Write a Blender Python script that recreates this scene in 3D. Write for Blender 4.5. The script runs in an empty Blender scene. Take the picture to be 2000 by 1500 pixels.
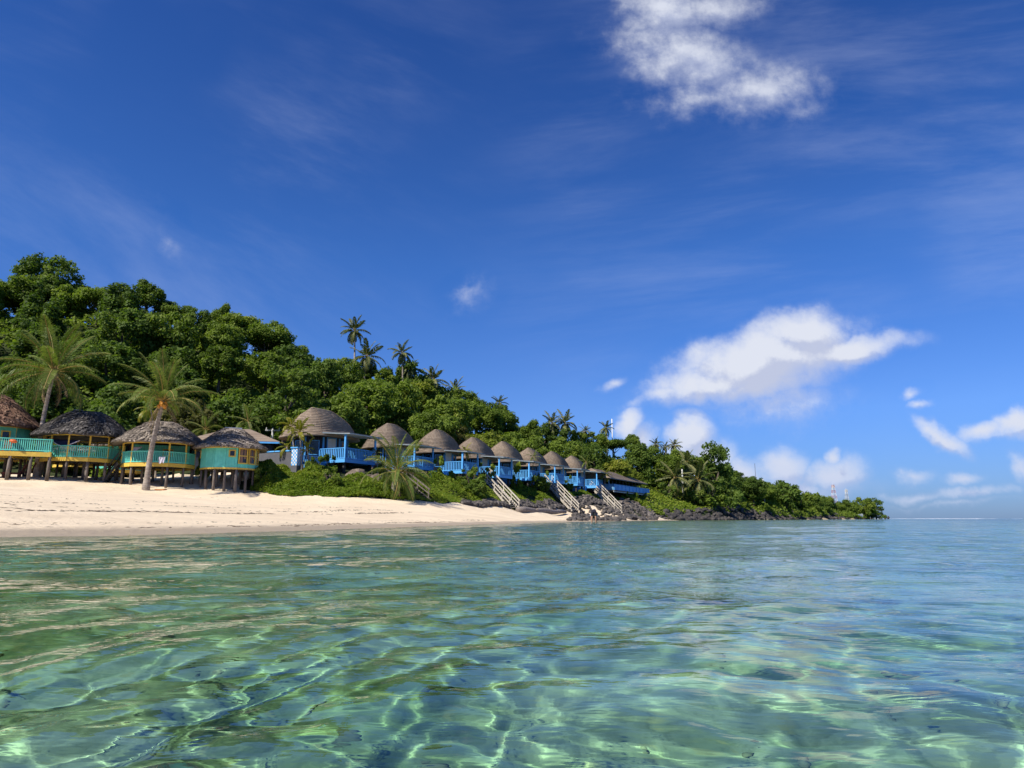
import bpy, bmesh, math, random
import numpy as np
from mathutils import Vector, Matrix, Euler
R = math.radians
random.seed(7); rng = np.random.default_rng(11)
scene = bpy.context.scene
C = scene.collection

# ------------------------------------------------------------------ camera
FPX = 1345.0                      # focal length in pixels of the 2000 px wide photograph
HZ = 1012.6                       # row of the sea horizon
PITCH = math.atan((HZ - 750) / FPX)
CAMZ = 0.30
cam_d = bpy.data.cameras.new('camera'); cam = bpy.data.objects.new('camera', cam_d); C.objects.link(cam)
cam_d.sensor_width = 36; cam_d.lens = 36 * FPX / 2000; cam_d.clip_start = 0.05; cam_d.clip_end = 20000
cam.location = (0, 0, CAMZ); cam.rotation_euler = (math.pi/2 + PITCH, 0, 0)
scene.camera = cam
CT, ST = math.cos(PITCH), math.sin(PITCH)
def ray(px, py):
    xn, yn = (px-1000)/FPX, (750-py)/FPX
    return Vector((xn, CT - yn*ST, ST + yn*CT))
def at(px, py, Y):                # the point seen at (px, py) standing Y metres ahead
    d = ray(px, py); k = Y/d.y
    return Vector((d.x*k, Y, CAMZ + d.z*k))
def xat(px, Y):                   # ground x for a column (at eye level)
    d = ray(px, HZ); return d.x*Y/d.y

# ------------------------------------------------------------------ light
SUN_EL, SUN_AZ = 47.0, 224.0      # azimuth clockwise from +Y: the sun stands behind the left shoulder
sd = bpy.data.lights.new('sun', 'SUN'); sun = bpy.data.objects.new('sun', sd); C.objects.link(sun)
sd.energy = 5.0; sd.angle = R(0.53); sd.color = (1.0, 0.93, 0.82)
sv = Vector((math.sin(R(SUN_AZ))*math.cos(R(SUN_EL)), math.cos(R(SUN_AZ))*math.cos(R(SUN_EL)), math.sin(R(SUN_EL))))
sun.rotation_euler = sv.to_track_quat('Z', 'Y').to_euler()
scene.view_settings.view_transform = 'Standard'; scene.view_settings.look = 'None'
scene.view_settings.exposure = 0.40; scene.view_settings.gamma = 1.0; scene.view_settings.use_curve_mapping = False
scene.cycles.use_denoising = True
scene.cycles.max_bounces = 8; scene.cycles.transparent_max_bounces = 12
scene.cycles.sample_clamp_indirect = 6.0
scene.cycles.caustics_reflective = False
try: sd.cycles.is_caustics_light = True
except Exception as e: print('caustics', e)

# ------------------------------------------------------------------ node helpers
class N:
    def __init__(s, tree): s.t = tree; s.n = tree.nodes; s.l = tree.links
    def new(s, typ, **kw):
        nd = s.n.new(typ)
        for k, v in kw.items():
            if k == 'ins':
                for kk, vv in v.items():
                    sock = nd.inputs[kk]
                    if isinstance(vv, bpy.types.NodeSocket): s.l.new(vv, sock)
                    else: sock.default_value = vv
            else: setattr(nd, k, v)
        return nd
    def math(s, op, a, b=None, c=None, clamp=False):
        nd = s.n.new('ShaderNodeMath'); nd.operation = op; nd.use_clamp = clamp
        for i, v in enumerate((a, b, c)):
            if v is None: continue
            if isinstance(v, bpy.types.NodeSocket): s.l.new(v, nd.inputs[i])
            else: nd.inputs[i].default_value = v
        return nd.outputs[0]
    def vmath(s, op, a, b=None, scale=None):
        nd = s.n.new('ShaderNodeVectorMath'); nd.operation = op
        for i, v in enumerate((a, b)):
            if v is None: continue
            if isinstance(v, bpy.types.NodeSocket): s.l.new(v, nd.inputs[i])
            else: nd.inputs[i].default_value = v
        if scale is not None:
            if isinstance(scale, bpy.types.NodeSocket): s.l.new(scale, nd.inputs['Scale'])
            else: nd.inputs['Scale'].default_value = scale
        return nd.outputs['Value'] if op in ('LENGTH', 'DOT_PRODUCT') else nd.outputs['Vector']
    def smooth(s, x, lo, hi, a=0.0, b=1.0):
        nd = s.n.new('ShaderNodeMapRange'); nd.interpolation_type = 'SMOOTHSTEP'
        s.l.new(x, nd.inputs[0])
        for i, v in zip((1, 2, 3, 4), (lo, hi, a, b)):
            if isinstance(v, bpy.types.NodeSocket): s.l.new(v, nd.inputs[i])
            else: nd.inputs[i].default_value = v
        return nd.outputs[0]
    def noise(s, vec, scale, detail=4, rough=0.55, dist=0.0, out='Fac'):
        nd = s.n.new('ShaderNodeTexNoise'); nd.inputs['Scale'].default_value = scale
        nd.inputs['Detail'].default_value = detail; nd.inputs['Roughness'].default_value = rough
        nd.inputs['Distortion'].default_value = dist
        if vec is not None: s.l.new(vec, nd.inputs['Vector'])
        return nd.outputs[out]
    def mix(s, f, a, b, blend='MIX'):
        nd = s.n.new('ShaderNodeMix'); nd.data_type = 'RGBA'; nd.blend_type = blend; nd.clamp_factor = True
        for sock, v in ((nd.inputs[0], f), (nd.inputs[6], a), (nd.inputs[7], b)):
            if isinstance(v, bpy.types.NodeSocket): s.l.new(v, sock)
            elif isinstance(v, (int, float)): sock.default_value = v
            else: sock.default_value = (*v[:3], 1)
        return nd.outputs[2]
    def ramp(s, f, stops):
        nd = s.n.new('ShaderNodeValToRGB'); el = nd.color_ramp.elements
        while len(el) < len(stops): el.new(0.5)
        for e, (p, c) in zip(el, stops): e.position = p; e.color = (*c, 1)
        s.l.new(f, nd.inputs[0]); return nd.outputs[0]

# ------------------------------------------------------------------ sky
world = bpy.data.worlds.new('World'); scene.world = world; world.use_nodes = True
def build_world():
    t = world.node_tree; t.nodes.clear(); k = N(t)
    def vec_p(tree_k, d):
        sx = tree_k.new('ShaderNodeSeparateXYZ', ins={0: d})
        yy = tree_k.math('MAXIMUM', sx.outputs[1], 0.06)
        return tree_k.new('ShaderNodeCombineXYZ', ins={0: tree_k.math('DIVIDE', sx.outputs[0], yy), 1: tree_k.math('DIVIDE', sx.outputs[2], yy)}).outputs[0]
    def pp(px, py):
        d = ray(px, py); return d.x/d.y, d.z/d.y
    # cumulus: centre px, half sizes px, turn (degrees, up to the right positive), weight
    CL = [(1290, 20, 100, 80, 0, .60), (1340, 105, 165, 84, -18, .60), (1480, 160, 150, 66, -6, .52), (1400, 10, 110, 60, 0, .52), (1380, 190, 130, 50, 0, .42),
          (1495, 705, 195, 68, 12, 1.14), (1395, 745, 150, 38, 13, .95), (1480, 748, 150, 36, 6, .85), (1640, 690, 145, 31, 8, 1.05), (1565, 655, 92, 50, 0, 1.1), (1300, 772, 80, 18, 18, .62),
          (1510, 785, 130, 46, 0, .42),
          (1236, 830, 26, 28, 0, .95), (1262, 862, 26, 30, 0, .7), (1342, 858, 46, 52, -30, 1.05), (1385, 905, 50, 50, -38, .95), (1450, 925, 42, 34, -35, .8),
          (1522, 905, 55, 40, 0, .85), (1625, 918, 66, 34, 8, .85), (1560, 945, 130, 26, 0, .6), (1622, 882, 18, 16, 0, .8),
          (1842, 858, 60, 18, -32, .78), (1930, 852, 64, 18, 6, .62), (1992, 838, 50, 28, 15, .85), (2080, 832, 90, 36, 0, .8),
          (1784, 968, 90, 10, 0, .42), (1910, 966, 100, 12, 0, .48), (1792, 925, 34, 20, 0, .6), (1880, 936, 40, 15, 0, .6), (1992, 928, 26, 30, 0, .6), (1850, 985, 150, 7, 0, .25),
          (915, 580, 42, 26, 10, .33), (1195, 752, 24, 13, 25, .5), (1788, 772, 22, 12, 25, .5), (1802, 797, 22, 11, 10, .5), (330, 468, 20, 36, 30, .17), (2200, 900, 160, 40, 0, .9), (-300, 700, 200, 60, 0, .8)]
    g = bpy.data.node_groups.new('cloud_density', 'ShaderNodeTree')
    g.interface.new_socket('P', in_out='INPUT', socket_type='NodeSocketVector')
    g.interface.new_socket('D', in_out='OUTPUT', socket_type='NodeSocketFloat')
    q = N(g); gi = g.nodes.new('NodeGroupInput'); go = g.nodes.new('NodeGroupOutput')
    P = gi.outputs[0]
    w1 = q.noise(P, 6.0, 2, .5, out='Color'); w1 = q.vmath('SCALE', q.vmath('SUBTRACT', w1, (.5, .5, .5)), scale=.06)
    w2 = q.noise(P, 26.0, 3, .6, out='Color'); w2 = q.vmath('SCALE', q.vmath('SUBTRACT', w2, (.5, .5, .5)), scale=.022)
    W = q.vmath('ADD', q.vmath('ADD', P, w1), w2)
    m = None
    for (cx, cy, a, b, rot, wt) in CL:
        u, v = pp(cx, cy); su = 1/FPX*1.02
        mp = q.new('ShaderNodeMapping', vector_type='TEXTURE')
        q.l.new(W, mp.inputs['Vector'])
        mp.inputs['Location'].default_value = (u, v, 0); mp.inputs['Rotation'].default_value = (0, 0, R(rot)); mp.inputs['Scale'].default_value = (a*su*1.35, b*su*1.35, 1)
        mp2 = q.vmath('MULTIPLY', mp.outputs[0], (1, 1, 0))
        e = q.math('MULTIPLY', q.math('SUBTRACT', 1.0, q.vmath('LENGTH', mp2)), wt)
        m = e if m is None else q.math('MAXIMUM', m, e)
    n1 = q.noise(P, 13, 9, .6); n2 = q.noise(P, 42, 7, .62)
    d = q.math('ADD', m, q.math('ADD', q.math('MULTIPLY', q.math('SUBTRACT', n1, .5), .85), q.math('MULTIPLY', q.math('SUBTRACT', n2, .5), .36)))
    d = q.math('MULTIPLY', d, q.smooth(m, -.25, .3))
    q.l.new(d, go.inputs[0])
    tc = k.new('ShaderNodeTexCoord'); D = tc.outputs['Generated']; P = vec_p(k, D)
    def dens(p):
        nd = t.nodes.new('ShaderNodeGroup'); nd.node_tree = g; t.links.new(p, nd.inputs[0]); return nd.outputs[0]
    d0 = dens(P); d1 = dens(k.vmath('ADD', P, (-.012, .022, 0)))
    sx = k.new('ShaderNodeSeparateXYZ', ins={0: D}); dz, dy = sx.outputs[2], sx.outputs[1]
    front = k.smooth(dy, .05, .2)
    alpha = k.math('MULTIPLY', k.smooth(d0, -.04, .78), front)
    lit = k.smooth(k.math('SUBTRACT', d0, d1), -.16, .2)
    lit = k.math('ADD', k.math('MULTIPLY', lit, .75), k.math('MULTIPLY', k.smooth(d0, .75, .2), .25))
    far_ = k.smooth(dz, .0, .16)
    ccol = k.mix(lit, (4.0, 4.4, 5.8), (6.2, 6.45, 7.1))
    ccol = k.mix(far_, k.mix(.45, ccol, (2.6, 3.6, 6.2)), ccol)
    # high thin streaks
    def stretched(rot, sc, scale, detail, dist):
        m1 = k.new('ShaderNodeMapping'); k.l.new(P, m1.inputs[0]); m1.inputs['Rotation'].default_value = (0, 0, R(rot))
        m2 = k.new('ShaderNodeMapping'); k.l.new(m1.outputs[0], m2.inputs[0]); m2.inputs['Scale'].default_value = sc
        return k.noise(m2.outputs[0], scale, detail, .62, dist)
    px_ = k.new('ShaderNodeSeparateXYZ', ins={0: P}).outputs[0]
    ci = stretched(26, (.9, 3.4, 1), 1.7, 9, .25); ci2 = k.noise(P, 1.9, 3, .55); ci3 = stretched(-7, (.8, 4.2, 1), 2.0, 8, .3)
    streak = k.math('MULTIPLY', k.math('MULTIPLY', k.smooth(ci, .42, .80), k.smooth(ci2, .36, .58)), k.smooth(px_, .05, -.2))
    streak2 = k.math('MULTIPLY', k.math('MULTIPLY', k.smooth(ci3, .38, .78), k.smooth(ci2, .70, .44)), k.smooth(px_, -.1, .15))
    st = k.math('MULTIPLY', k.math('ADD', streak, k.math('MULTIPLY', streak2, 1.0)), k.math('MULTIPLY', k.smooth(dz, .12, .3), .165))
    st = k.math('MULTIPLY', st, front)
    sky = k.new('ShaderNodeTexSky', sky_type='NISHITA', sun_disc=False)
    sky.sun_elevation = R(SUN_EL); sky.sun_rotation = R(SUN_AZ); sky.altitude = 0; sky.air_density = 1.0; sky.dust_density = .25; sky.ozone_density = 3.0
    elev = k.math('MAXIMUM', dz, 0.0)
    tint = k.ramp(elev, [(0.0, (.21, .34, .72)), (.05, (.27, .42, .82)), (.14, (.34, .54, .98)), (.35, (.25, .54, 1.03)), (.7, (.125, .37, .86))])
    col = k.mix(1.0, sky.outputs[0], tint, 'MULTIPLY')
    col = k.mix(st, col, (5.0, 5.6, 7.4)); col = k.mix(alpha, col, ccol)
    bg = k.new('ShaderNodeBackground', ins={0: col, 1: 0.1})
    out = k.new('ShaderNodeOutputWorld'); t.links.new(bg.outputs[0], out.inputs[0])
build_world()

# ------------------------------------------------------------------ materials
def new_mat(name):
    m = bpy.data.materials.new(name); m.use_nodes = True; m.node_tree.nodes.clear()
    k = N(m.node_tree); out = k.new('ShaderNodeOutputMaterial'); return m, k, out
def simple(name, c1, c2=None, scale=3.0, rough=.7, bump=0.0, bscale=None, spec=.3, stretch=(1, 1, 1), detail=5, metal=0.0):
    m, k, out = new_mat(name)
    tc = k.new('ShaderNodeTexCoord').outputs['Object']
    mp = k.new('ShaderNodeMapping'); k.l.new(tc, mp.inputs[0]); mp.inputs['Scale'].default_value = stretch
    n = k.noise(mp.outputs[0], scale, detail, .6)
    c2 = c2 or tuple(v*.75 for v in c1)
    oi = k.new('ShaderNodeObjectInfo').outputs['Random']
    col = k.mix(k.smooth(n, .3, .7), c2, c1)
    col = k.mix(1.0, col, k.ramp(oi, [(0, (.88, .88, .88)), (1, (1.1, 1.1, 1.1))]), 'MULTIPLY')
    b = k.new('ShaderNodeBsdfPrincipled', ins={'Base Color': col, 'Roughness': rough, 'Specular IOR Level': spec, 'Metallic': metal})
    if bump:
        nb = k.noise(mp.outputs[0], bscale or scale*4, 6, .65)
        bp = k.new('ShaderNodeBump', ins={'Height': nb, 'Strength': bump, 'Distance': .05}); k.l.new(bp.outputs[0], b.inputs['Normal'])
    k.l.new(b.outputs[0], out.inputs[0]); return m

def leaf_mat(name, dark, light, yellow, trans=.44, rough=.6):
    m, k, out = new_mat(name)
    a = k.new('ShaderNodeAttribute', attribute_name='tone').outputs['Fac']
    oi = k.new('ShaderNodeObjectInfo').outputs['Random']
    pos = k.new('ShaderNodeNewGeometry').outputs['Position']
    nn = k.noise(pos, .16, 3, .6)
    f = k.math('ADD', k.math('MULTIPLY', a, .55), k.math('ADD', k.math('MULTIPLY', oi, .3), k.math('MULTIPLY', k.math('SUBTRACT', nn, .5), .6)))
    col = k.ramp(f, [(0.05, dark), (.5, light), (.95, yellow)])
    d = k.new('ShaderNodeBsdfPrincipled', ins={'Base Color': col, 'Roughness': rough, 'Specular IOR Level': .18})
    tr = k.new('ShaderNodeBsdfTranslucent', ins={'Color': k.mix(1.0, col, (1.1, 1.25, .5), 'MULTIPLY')})
    mx = k.new('ShaderNodeMixShader', ins={0: trans}); k.l.new(d.outputs[0], mx.inputs[1]); k.l.new(tr.outputs[0], mx.inputs[2])
    k.l.new(mx.outputs[0], out.inputs[0]); return m

# ------------------------------------------------------------------ mesh helpers
def tag(o, label=None, cat=None, group=None, kind=None):
    if label: o['label'] = label
    if cat: o['category'] = cat
    if group: o['group'] = group
    if kind: o['kind'] = kind
    return o
def link(name, me, parent=None, loc=None):
    o = bpy.data.objects.new(name, me); C.objects.link(o)
    if parent is not None: o.parent = parent
    if loc is not None: o.location = loc
    return o
def empty(name, loc=(0, 0, 0), rz=0.0):
    o = bpy.data.objects.new(name, None); o.empty_display_size = .3; C.objects.link(o); o.location = loc; o.rotation_euler = (0, 0, rz); return o
def mesh_np(name, V, F, mat=None, tone=None, smooth=False):
    me = bpy.data.meshes.new(name)
    V = np.asarray(V, np.float32); F = np.asarray(F, np.int32); n = F.shape[1]
    me.vertices.add(len(V)); me.vertices.foreach_set('co', V.ravel())
    me.loops.add(F.size); me.loops.foreach_set('vertex_index', F.ravel())
    me.polygons.add(len(F)); me.polygons.foreach_set('loop_start', np.arange(0, F.size, n, dtype=np.int32))
    if smooth: me.polygons.foreach_set('use_smooth', np.ones(len(F), bool))
    me.update(calc_edges=True)
    if tone is not None:
        at_ = me.attributes.new('tone', 'FLOAT', 'POINT'); at_.data.foreach_set('value', np.asarray(tone, np.float32))
    if mat: me.materials.append(mat)
    return me
class MB:
    def __init__(s): s.v = []; s.f = []; s.m = []; s.mi = 0
    def add(s, vs, fs):
        b = len(s.v); s.v.extend([tuple(v) for v in vs]); s.f.extend([tuple(b+i for i in f) for f in fs]); s.m.extend([s.mi]*len(fs)); return s
    def box(s, c, size, rz=0.0, mat=None):
        x, y, z = (v/2 for v in size)
        M = mat or Matrix.Rotation(rz, 3, 'Z'); c = Vector(c)
        vs = [c + M @ Vector((sx*x, sy*y, sz*z)) for sz in (-1, 1) for sy in (-1, 1) for sx in (-1, 1)]
        return s.add(vs, [(0, 2, 3, 1), (4, 5, 7, 6), (0, 1, 5, 4), (2, 6, 7, 3), (0, 4, 6, 2), (1, 3, 7, 5)])
    def bar(s, p, q, w, h, up=(0, 0, 1)):
        p, q = Vector(p), Vector(q); d = q-p; L = d.length; d = d.normalized(); u = Vector(up)
        if abs(d.dot(u)) > .98: u = Vector((0, 1, 0))
        r = d.cross(u).normalized(); u = r.cross(d)
        M = Matrix((r, d, u)).transposed()
        return s.box((p+q)/2, (w, L, h), mat=M)
    def tube(s, pts, rad, n=8, cap=True):
        pts = [Vector(p) for p in pts]; rings = []; rad = rad if hasattr(rad, '__len__') else [rad]*len(pts)
        ref = Vector((1, 0, 0))
        for i, p in enumerate(pts):
            d = (pts[min(i+1, len(pts)-1)] - pts[max(i-1, 0)]).normalized()
            a = d.cross(ref)
            if a.length < .1: a = d.cross(Vector((0, 1, 0)))
            a.normalize(); b = d.cross(a).normalized()
            rings.append([p + (a*math.cos(t) + b*math.sin(t))*rad[i] for t in (2*math.pi*j/n for j in range(n))])
        vs = [v for r in rings for v in r]; fs = []
        for i in range(len(pts)-1):
            for j in range(n): fs.append((i*n+j, i*n+(j+1) % n, (i+1)*n+(j+1) % n, (i+1)*n+j))
        if cap: fs.append(tuple(range(n-1, -1, -1))); fs.append(tuple((len(pts)-1)*n+j for j in range(n)))
        return s.add(vs, fs)
    def prism(s, poly, z0, z1):
        n = len(poly); vs = [(x, y, z0) for x, y in poly] + [(x, y, z1) for x, y in poly]
        return s.add(vs, [tuple(range(n-1, -1, -1)), tuple(range(n, 2*n))] + [(i, (i+1) % n, n+(i+1) % n, n+i) for i in range(n)])
    def mesh(s, name, mats, smooth=False):
        me = bpy.data.meshes.new(name); me.from_pydata(s.v, [], s.f)
        for m in (mats if isinstance(mats, (list, tuple)) else [mats]): me.materials.append(m)
        if any(s.m): me.polygons.foreach_set('material_index', s.m)
        if smooth: me.polygons.foreach_set('use_smooth', [True]*len(me.polygons))
        me.update(); return me
    def build(s, name, mats, parent=None, smooth=False, loc=None): return link(name, s.mesh(name, mats, smooth), parent, loc)

# value noise for terrain and rocks
_perm = rng.random((64, 64, 64)).astype(np.float32)
def vnoise(x, y, z=None):
    z = np.zeros_like(x) if z is None else z
    xi, yi, zi = np.floor(x).astype(int), np.floor(y).astype(int), np.floor(z).astype(int)
    fx, fy, fz = x-xi, y-yi, z-zi
    fx, fy, fz = (t*t*(3-2*t) for t in (fx, fy, fz)); r = 0
    for i in (0, 1):
        for j in (0, 1):
            for l in (0, 1):
                r = r + _perm[(xi+i) & 63, (yi+j) & 63, (zi+l) & 63]*(fx if i else 1-fx)*(fy if j else 1-fy)*(fz if l else 1-fz)
    return r
def fbm(x, y, z=None, o=4):
    s, a, n = 0, .5, 0
    for i in range(o):
        s = s + a*vnoise(x*2**i+17*i, y*2**i+5*i, None if z is None else z*2**i+9*i); n += a; a *= .5
    return s/n

# ------------------------------------------------------------------ terrain
SHORE_PX = [(0, 1050), (200, 1047), (400, 1042), (600, 1036), (800, 1029.3), (1000, 1022), (1100, 1019.4), (1200, 1017.7), (1350, 1016.1), (1500, 1015.1), (1600, 1014.5), (1700, 1013.9)]
def on_water(px, py):
    d = ray(px, py); k = -CAMZ/d.z; return (d.x*k, d.y*k)
SHORE = [(-60, -60), (-26, -20), (-15.5, 3)] + [on_water(*p) for p in SHORE_PX] + [(170, 318), (166, 335), (120, 450), (0, 700), (-900, 900)]
SHORE = np.array(SHORE); POLY = np.vstack([SHORE, [(-900, -60)]])
def shore_dist(x, y):             # metres inland (positive) or out to sea (negative)
    d = np.full(x.shape, 1e9); ins = np.zeros(x.shape, bool)
    n = len(POLY)
    for i in range(n):
        (x0, y0), (x1, y1) = POLY[i], POLY[(i+1) % n]
        if i < len(SHORE)-1:
            vx, vy = x1-x0, y1-y0; t = np.clip(((x-x0)*vx+(y-y0)*vy)/(vx*vx+vy*vy), 0, 1)
            d = np.minimum(d, np.hypot(x-x0-t*vx, y-y0-t*vy))
        c = ((y0 > y) != (y1 > y))
        with np.errstate(divide='ignore', invalid='ignore'):
            xc = (x1-x0)*(y-y0)/((y1-y0) if y1 != y0 else 1e-9)+x0
        ins ^= c & (x < xc)
    return np.where(ins, d, -d)
CTRL = []
def cp(*rows):
    for (px, py, Y) in rows: CTRL.append(tuple(at(px, py, Y)))
def cz(*rows):
    for r in rows: CTRL.append(r)
for (x, y) in SHORE[:-3]: CTRL.append((x, y, 0.0))
cp((-150, 930, 50), (60, 931, 52), (150, 936, 52), (260, 942, 53), (380, 949, 53.5), (485, 959, 54), (0, 985, 31), (200, 985, 32), (400, 992, 35), (600, 990, 40), (800, 1000, 45), (0, 1010, 20), (300, 1010, 22), (600, 1010, 28))   # beach
FOOT = [(490, 959, 54.2), (560, 969, 53), (640, 970, 54), (720, 971, 55), (790, 977, 57), (860, 983, 61), (930, 990, 67), (1000, 997, 74), (1060, 1001, 82), (1110, 1003, 89), (1200, 1005, 101), (1268, 1006, 112)]
TOP = [(510, 915, 58), (600, 922, 58.5), (660, 925, 60), (720, 930, 62.5), (790, 938, 65), (850, 936, 69), (900, 939, 73), (960, 942, 78), (1030, 949, 85), (1085, 955, 91), (1130, 959, 97), (1170, 963, 103), (1215, 970, 110), (1262, 982, 118)]
cp(*FOOT); cp(*TOP)
# bungalows: nearest deck corner (column, row of the fascia's lower edge, distance)
BUNG = [(673, 902.7, 61), (809, 916, 68), (903, 924.6, 74), (975, 932.6, 79.5), (1033.5, 938.6, 85), (1084, 943.5, 91), (1128, 948.8, 97), (1166, 953, 103)]
for i, (px, py, Y) in enumerate(BUNG):
    p = at(px, py, Y); cz((p.x-1.5, p.y+1.5, p.z-.75), (p.x-4, p.y+4, p.z-.45), (p.x-6.5, p.y+6, p.z-.2))
    cz((p.x-11, p.y+9, p.z+2.5))
cz((-33, 62, 3.9), (-27, 62, 4.0), (-24, 62, 4.6), (-45, 60, 3.9), (-60, 50, 4), (-58, 66, 5.5), (-44, 70, 5.5), (-34, 72, 5.5), (-29, 74, 6), (24, 121, 3.6), (20, 118, 4.2), (16, 113, 4.3), (14, 122, 5), (20, 132, 6))
TH = 6.0
STAIRS = [((742, 908, 65.5), (826, 977, 60.5)), ((948, 931, 79), (1006, 995, 73.5)), ((1070, 941, 92), (1124, 999, 87)), ((1158, 949, 105), (1208, 1001, 98.5))]
CREST = [(-250, 560, 98), (-100, 540, 98), (0, 545, 98), (80, 550, 98), (180, 560, 98), (270, 555, 98), (350, 590, 99), (430, 610, 100), (510, 640, 102), (590, 690, 104), (650, 712, 107), (750, 725, 111), (850, 755, 116), (950, 790, 122), (1020, 830, 129),
         (1100, 842, 137), (1180, 846, 144), (1250, 862, 152), (1330, 890, 165), (1400, 905, 183), (1450, 928, 203), (1500, 945, 222), (1560, 965, 250), (1620, 985, 280), (1690, 985, 312)]
for (px, py, Y) in CREST:
    p = at(px, py, Y); th = TH if Y < 180 else 6.5
    CTRL.append((p.x, p.y, max(p.z-th, 1.6))); q = at(px, py, Y+26 if Y < 200 else Y+12)
    CTRL.append((q.x, q.y, max(p.z-th+1, 1.5)))
cz((-200, 300, 30), (-500, 500, 40), (-300, 80, 30), (-900, 300, 40), (0, 400, 18), (60, 420, 8), (90, 330, 8))
cp((1320, 975, 140), (1400, 985, 152), (1500, 990, 188), (1600, 1000, 240))
CTRL = np.array(CTRL)
def _fit():
    P = CTRL[:, :2]; n = len(P); A = np.hypot(P[:, None, 0]-P[None, :, 0], P[:, None, 1]-P[None, :, 1])
    M = np.zeros((n+3, n+3)); M[:n, :n] = A - np.eye(n)*.15; M[:n, n] = 1; M[:n, n+1:] = P; M[n, :n] = 1; M[n+1:, :n] = P.T
    return np.linalg.solve(M, np.concatenate([CTRL[:, 2], np.zeros(3)]))
_W = _fit()
def height(x, y):
    x = np.asarray(x, float); y = np.asarray(y, float); sh = x.shape; x = x.ravel(); y = y.ravel()
    s = shore_dist(x, y); z = np.zeros_like(x); L = s > 0
    if L.any():
        xl, yl = x[L], y[L]; acc = np.full(xl.shape, _W[-3]) + _W[-2]*xl + _W[-1]*yl
        for (cx, cy, _), w in zip(CTRL, _W): acc += w*np.hypot(xl-cx, yl-cy)
        r = np.hypot(xl, yl); sl = s[L]
        acc += (fbm(xl*.5, yl*.5)-.5)*np.clip((sl-6)/40, 0, .5)
        lo = np.minimum(.075*sl, 2.0); acc = np.maximum(acc, lo)
        acc = np.minimum(acc, lo + np.maximum(sl-.5, 0)*.95)
        z[L] = np.clip(acc, 0, 60)
    d = -s[~L]; xs, ys = x[~L], y[~L]
    z[~L] = -np.where(d < 11, .042*d, .462+(d-11)*.006).clip(0, 6) - (fbm(xs*1.1, ys*1.1)-.5)*np.clip(d/8, 0, .22)
    return z.reshape(sh)
def near_stair(x, y, w):
    x = np.asarray(x, float); y = np.asarray(y, float); r = np.zeros(x.shape, bool)
    for a, b in STAIRS:
        a, b = at(*a), at(*b); vx, vy = b.x-a.x, b.y-a.y; t = np.clip(((x-a.x)*vx+(y-a.y)*vy)/(vx*vx+vy*vy), 0, 1); r |= np.hypot(x-a.x-t*vx, y-a.y-t*vy) < w
    return r
def hz1(x, y): return float(height(np.array([x]), np.array([y]))[0])
# ------------------------------------------------------------------ ground, seabed, water
def mat_sand():
    m, k, out = new_mat('sand')
    g = k.new('ShaderNodeNewGeometry').outputs['Position']
    n = k.noise(g, .35, 5, .6); n2 = k.noise(g, 60, 3, .6); n3 = k.noise(g, 3.5, 6, .65)
    z = k.new('ShaderNodeSeparateXYZ', ins={0: g}).outputs[2]
    col = k.mix(k.smooth(n, .3, .7), (.69, .56, .39), (.79, .655, .465))
    col = k.mix(k.math('MULTIPLY', k.smooth(n2, .58, .75), .35), col, (.30, .24, .18))
    col = k.mix(k.math('MULTIPLY', k.smooth(n3, .6, .72), .16), col, (.36, .29, .21))
    wet = k.smooth(k.math('ADD', z, k.math('MULTIPLY', k.math('SUBTRACT', n, .5), .12)), .17, .06)
    col = k.mix(wet, col, (.40, .325, .23))
    b = k.new('ShaderNodeBsdfPrincipled', ins={'Base Color': col, 'Roughness': k.mix(wet, (.9,)*3, (.55,)*3), 'Specular IOR Level': .2})
    h = k.math('ADD', k.math('MULTIPLY', n3, .6), k.math('MULTIPLY', n2, .15))
    bp = k.new('ShaderNodeBump', ins={'Height': h, 'Strength': .85, 'Distance': .17}); k.l.new(bp.outputs[0], b.inputs['Normal'])
    k.l.new(b.outputs[0], out.inputs[0]); return m
def mat_soil():
    m, k, out = new_mat('hill_soil')
    g = k.new('ShaderNodeNewGeometry').outputs['Position']
    n = k.noise(g, .8, 6, .6)
    col = k.mix(k.smooth(n, .35, .65), (.022, .035, .012), (.05, .06, .025))
    b = k.new('ShaderNodeBsdfPrincipled', ins={'Base Color': col, 'Roughness': .95, 'Specular IOR Level': .1})
    k.l.new(b.outputs[0], out.inputs[0]); return m
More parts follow.
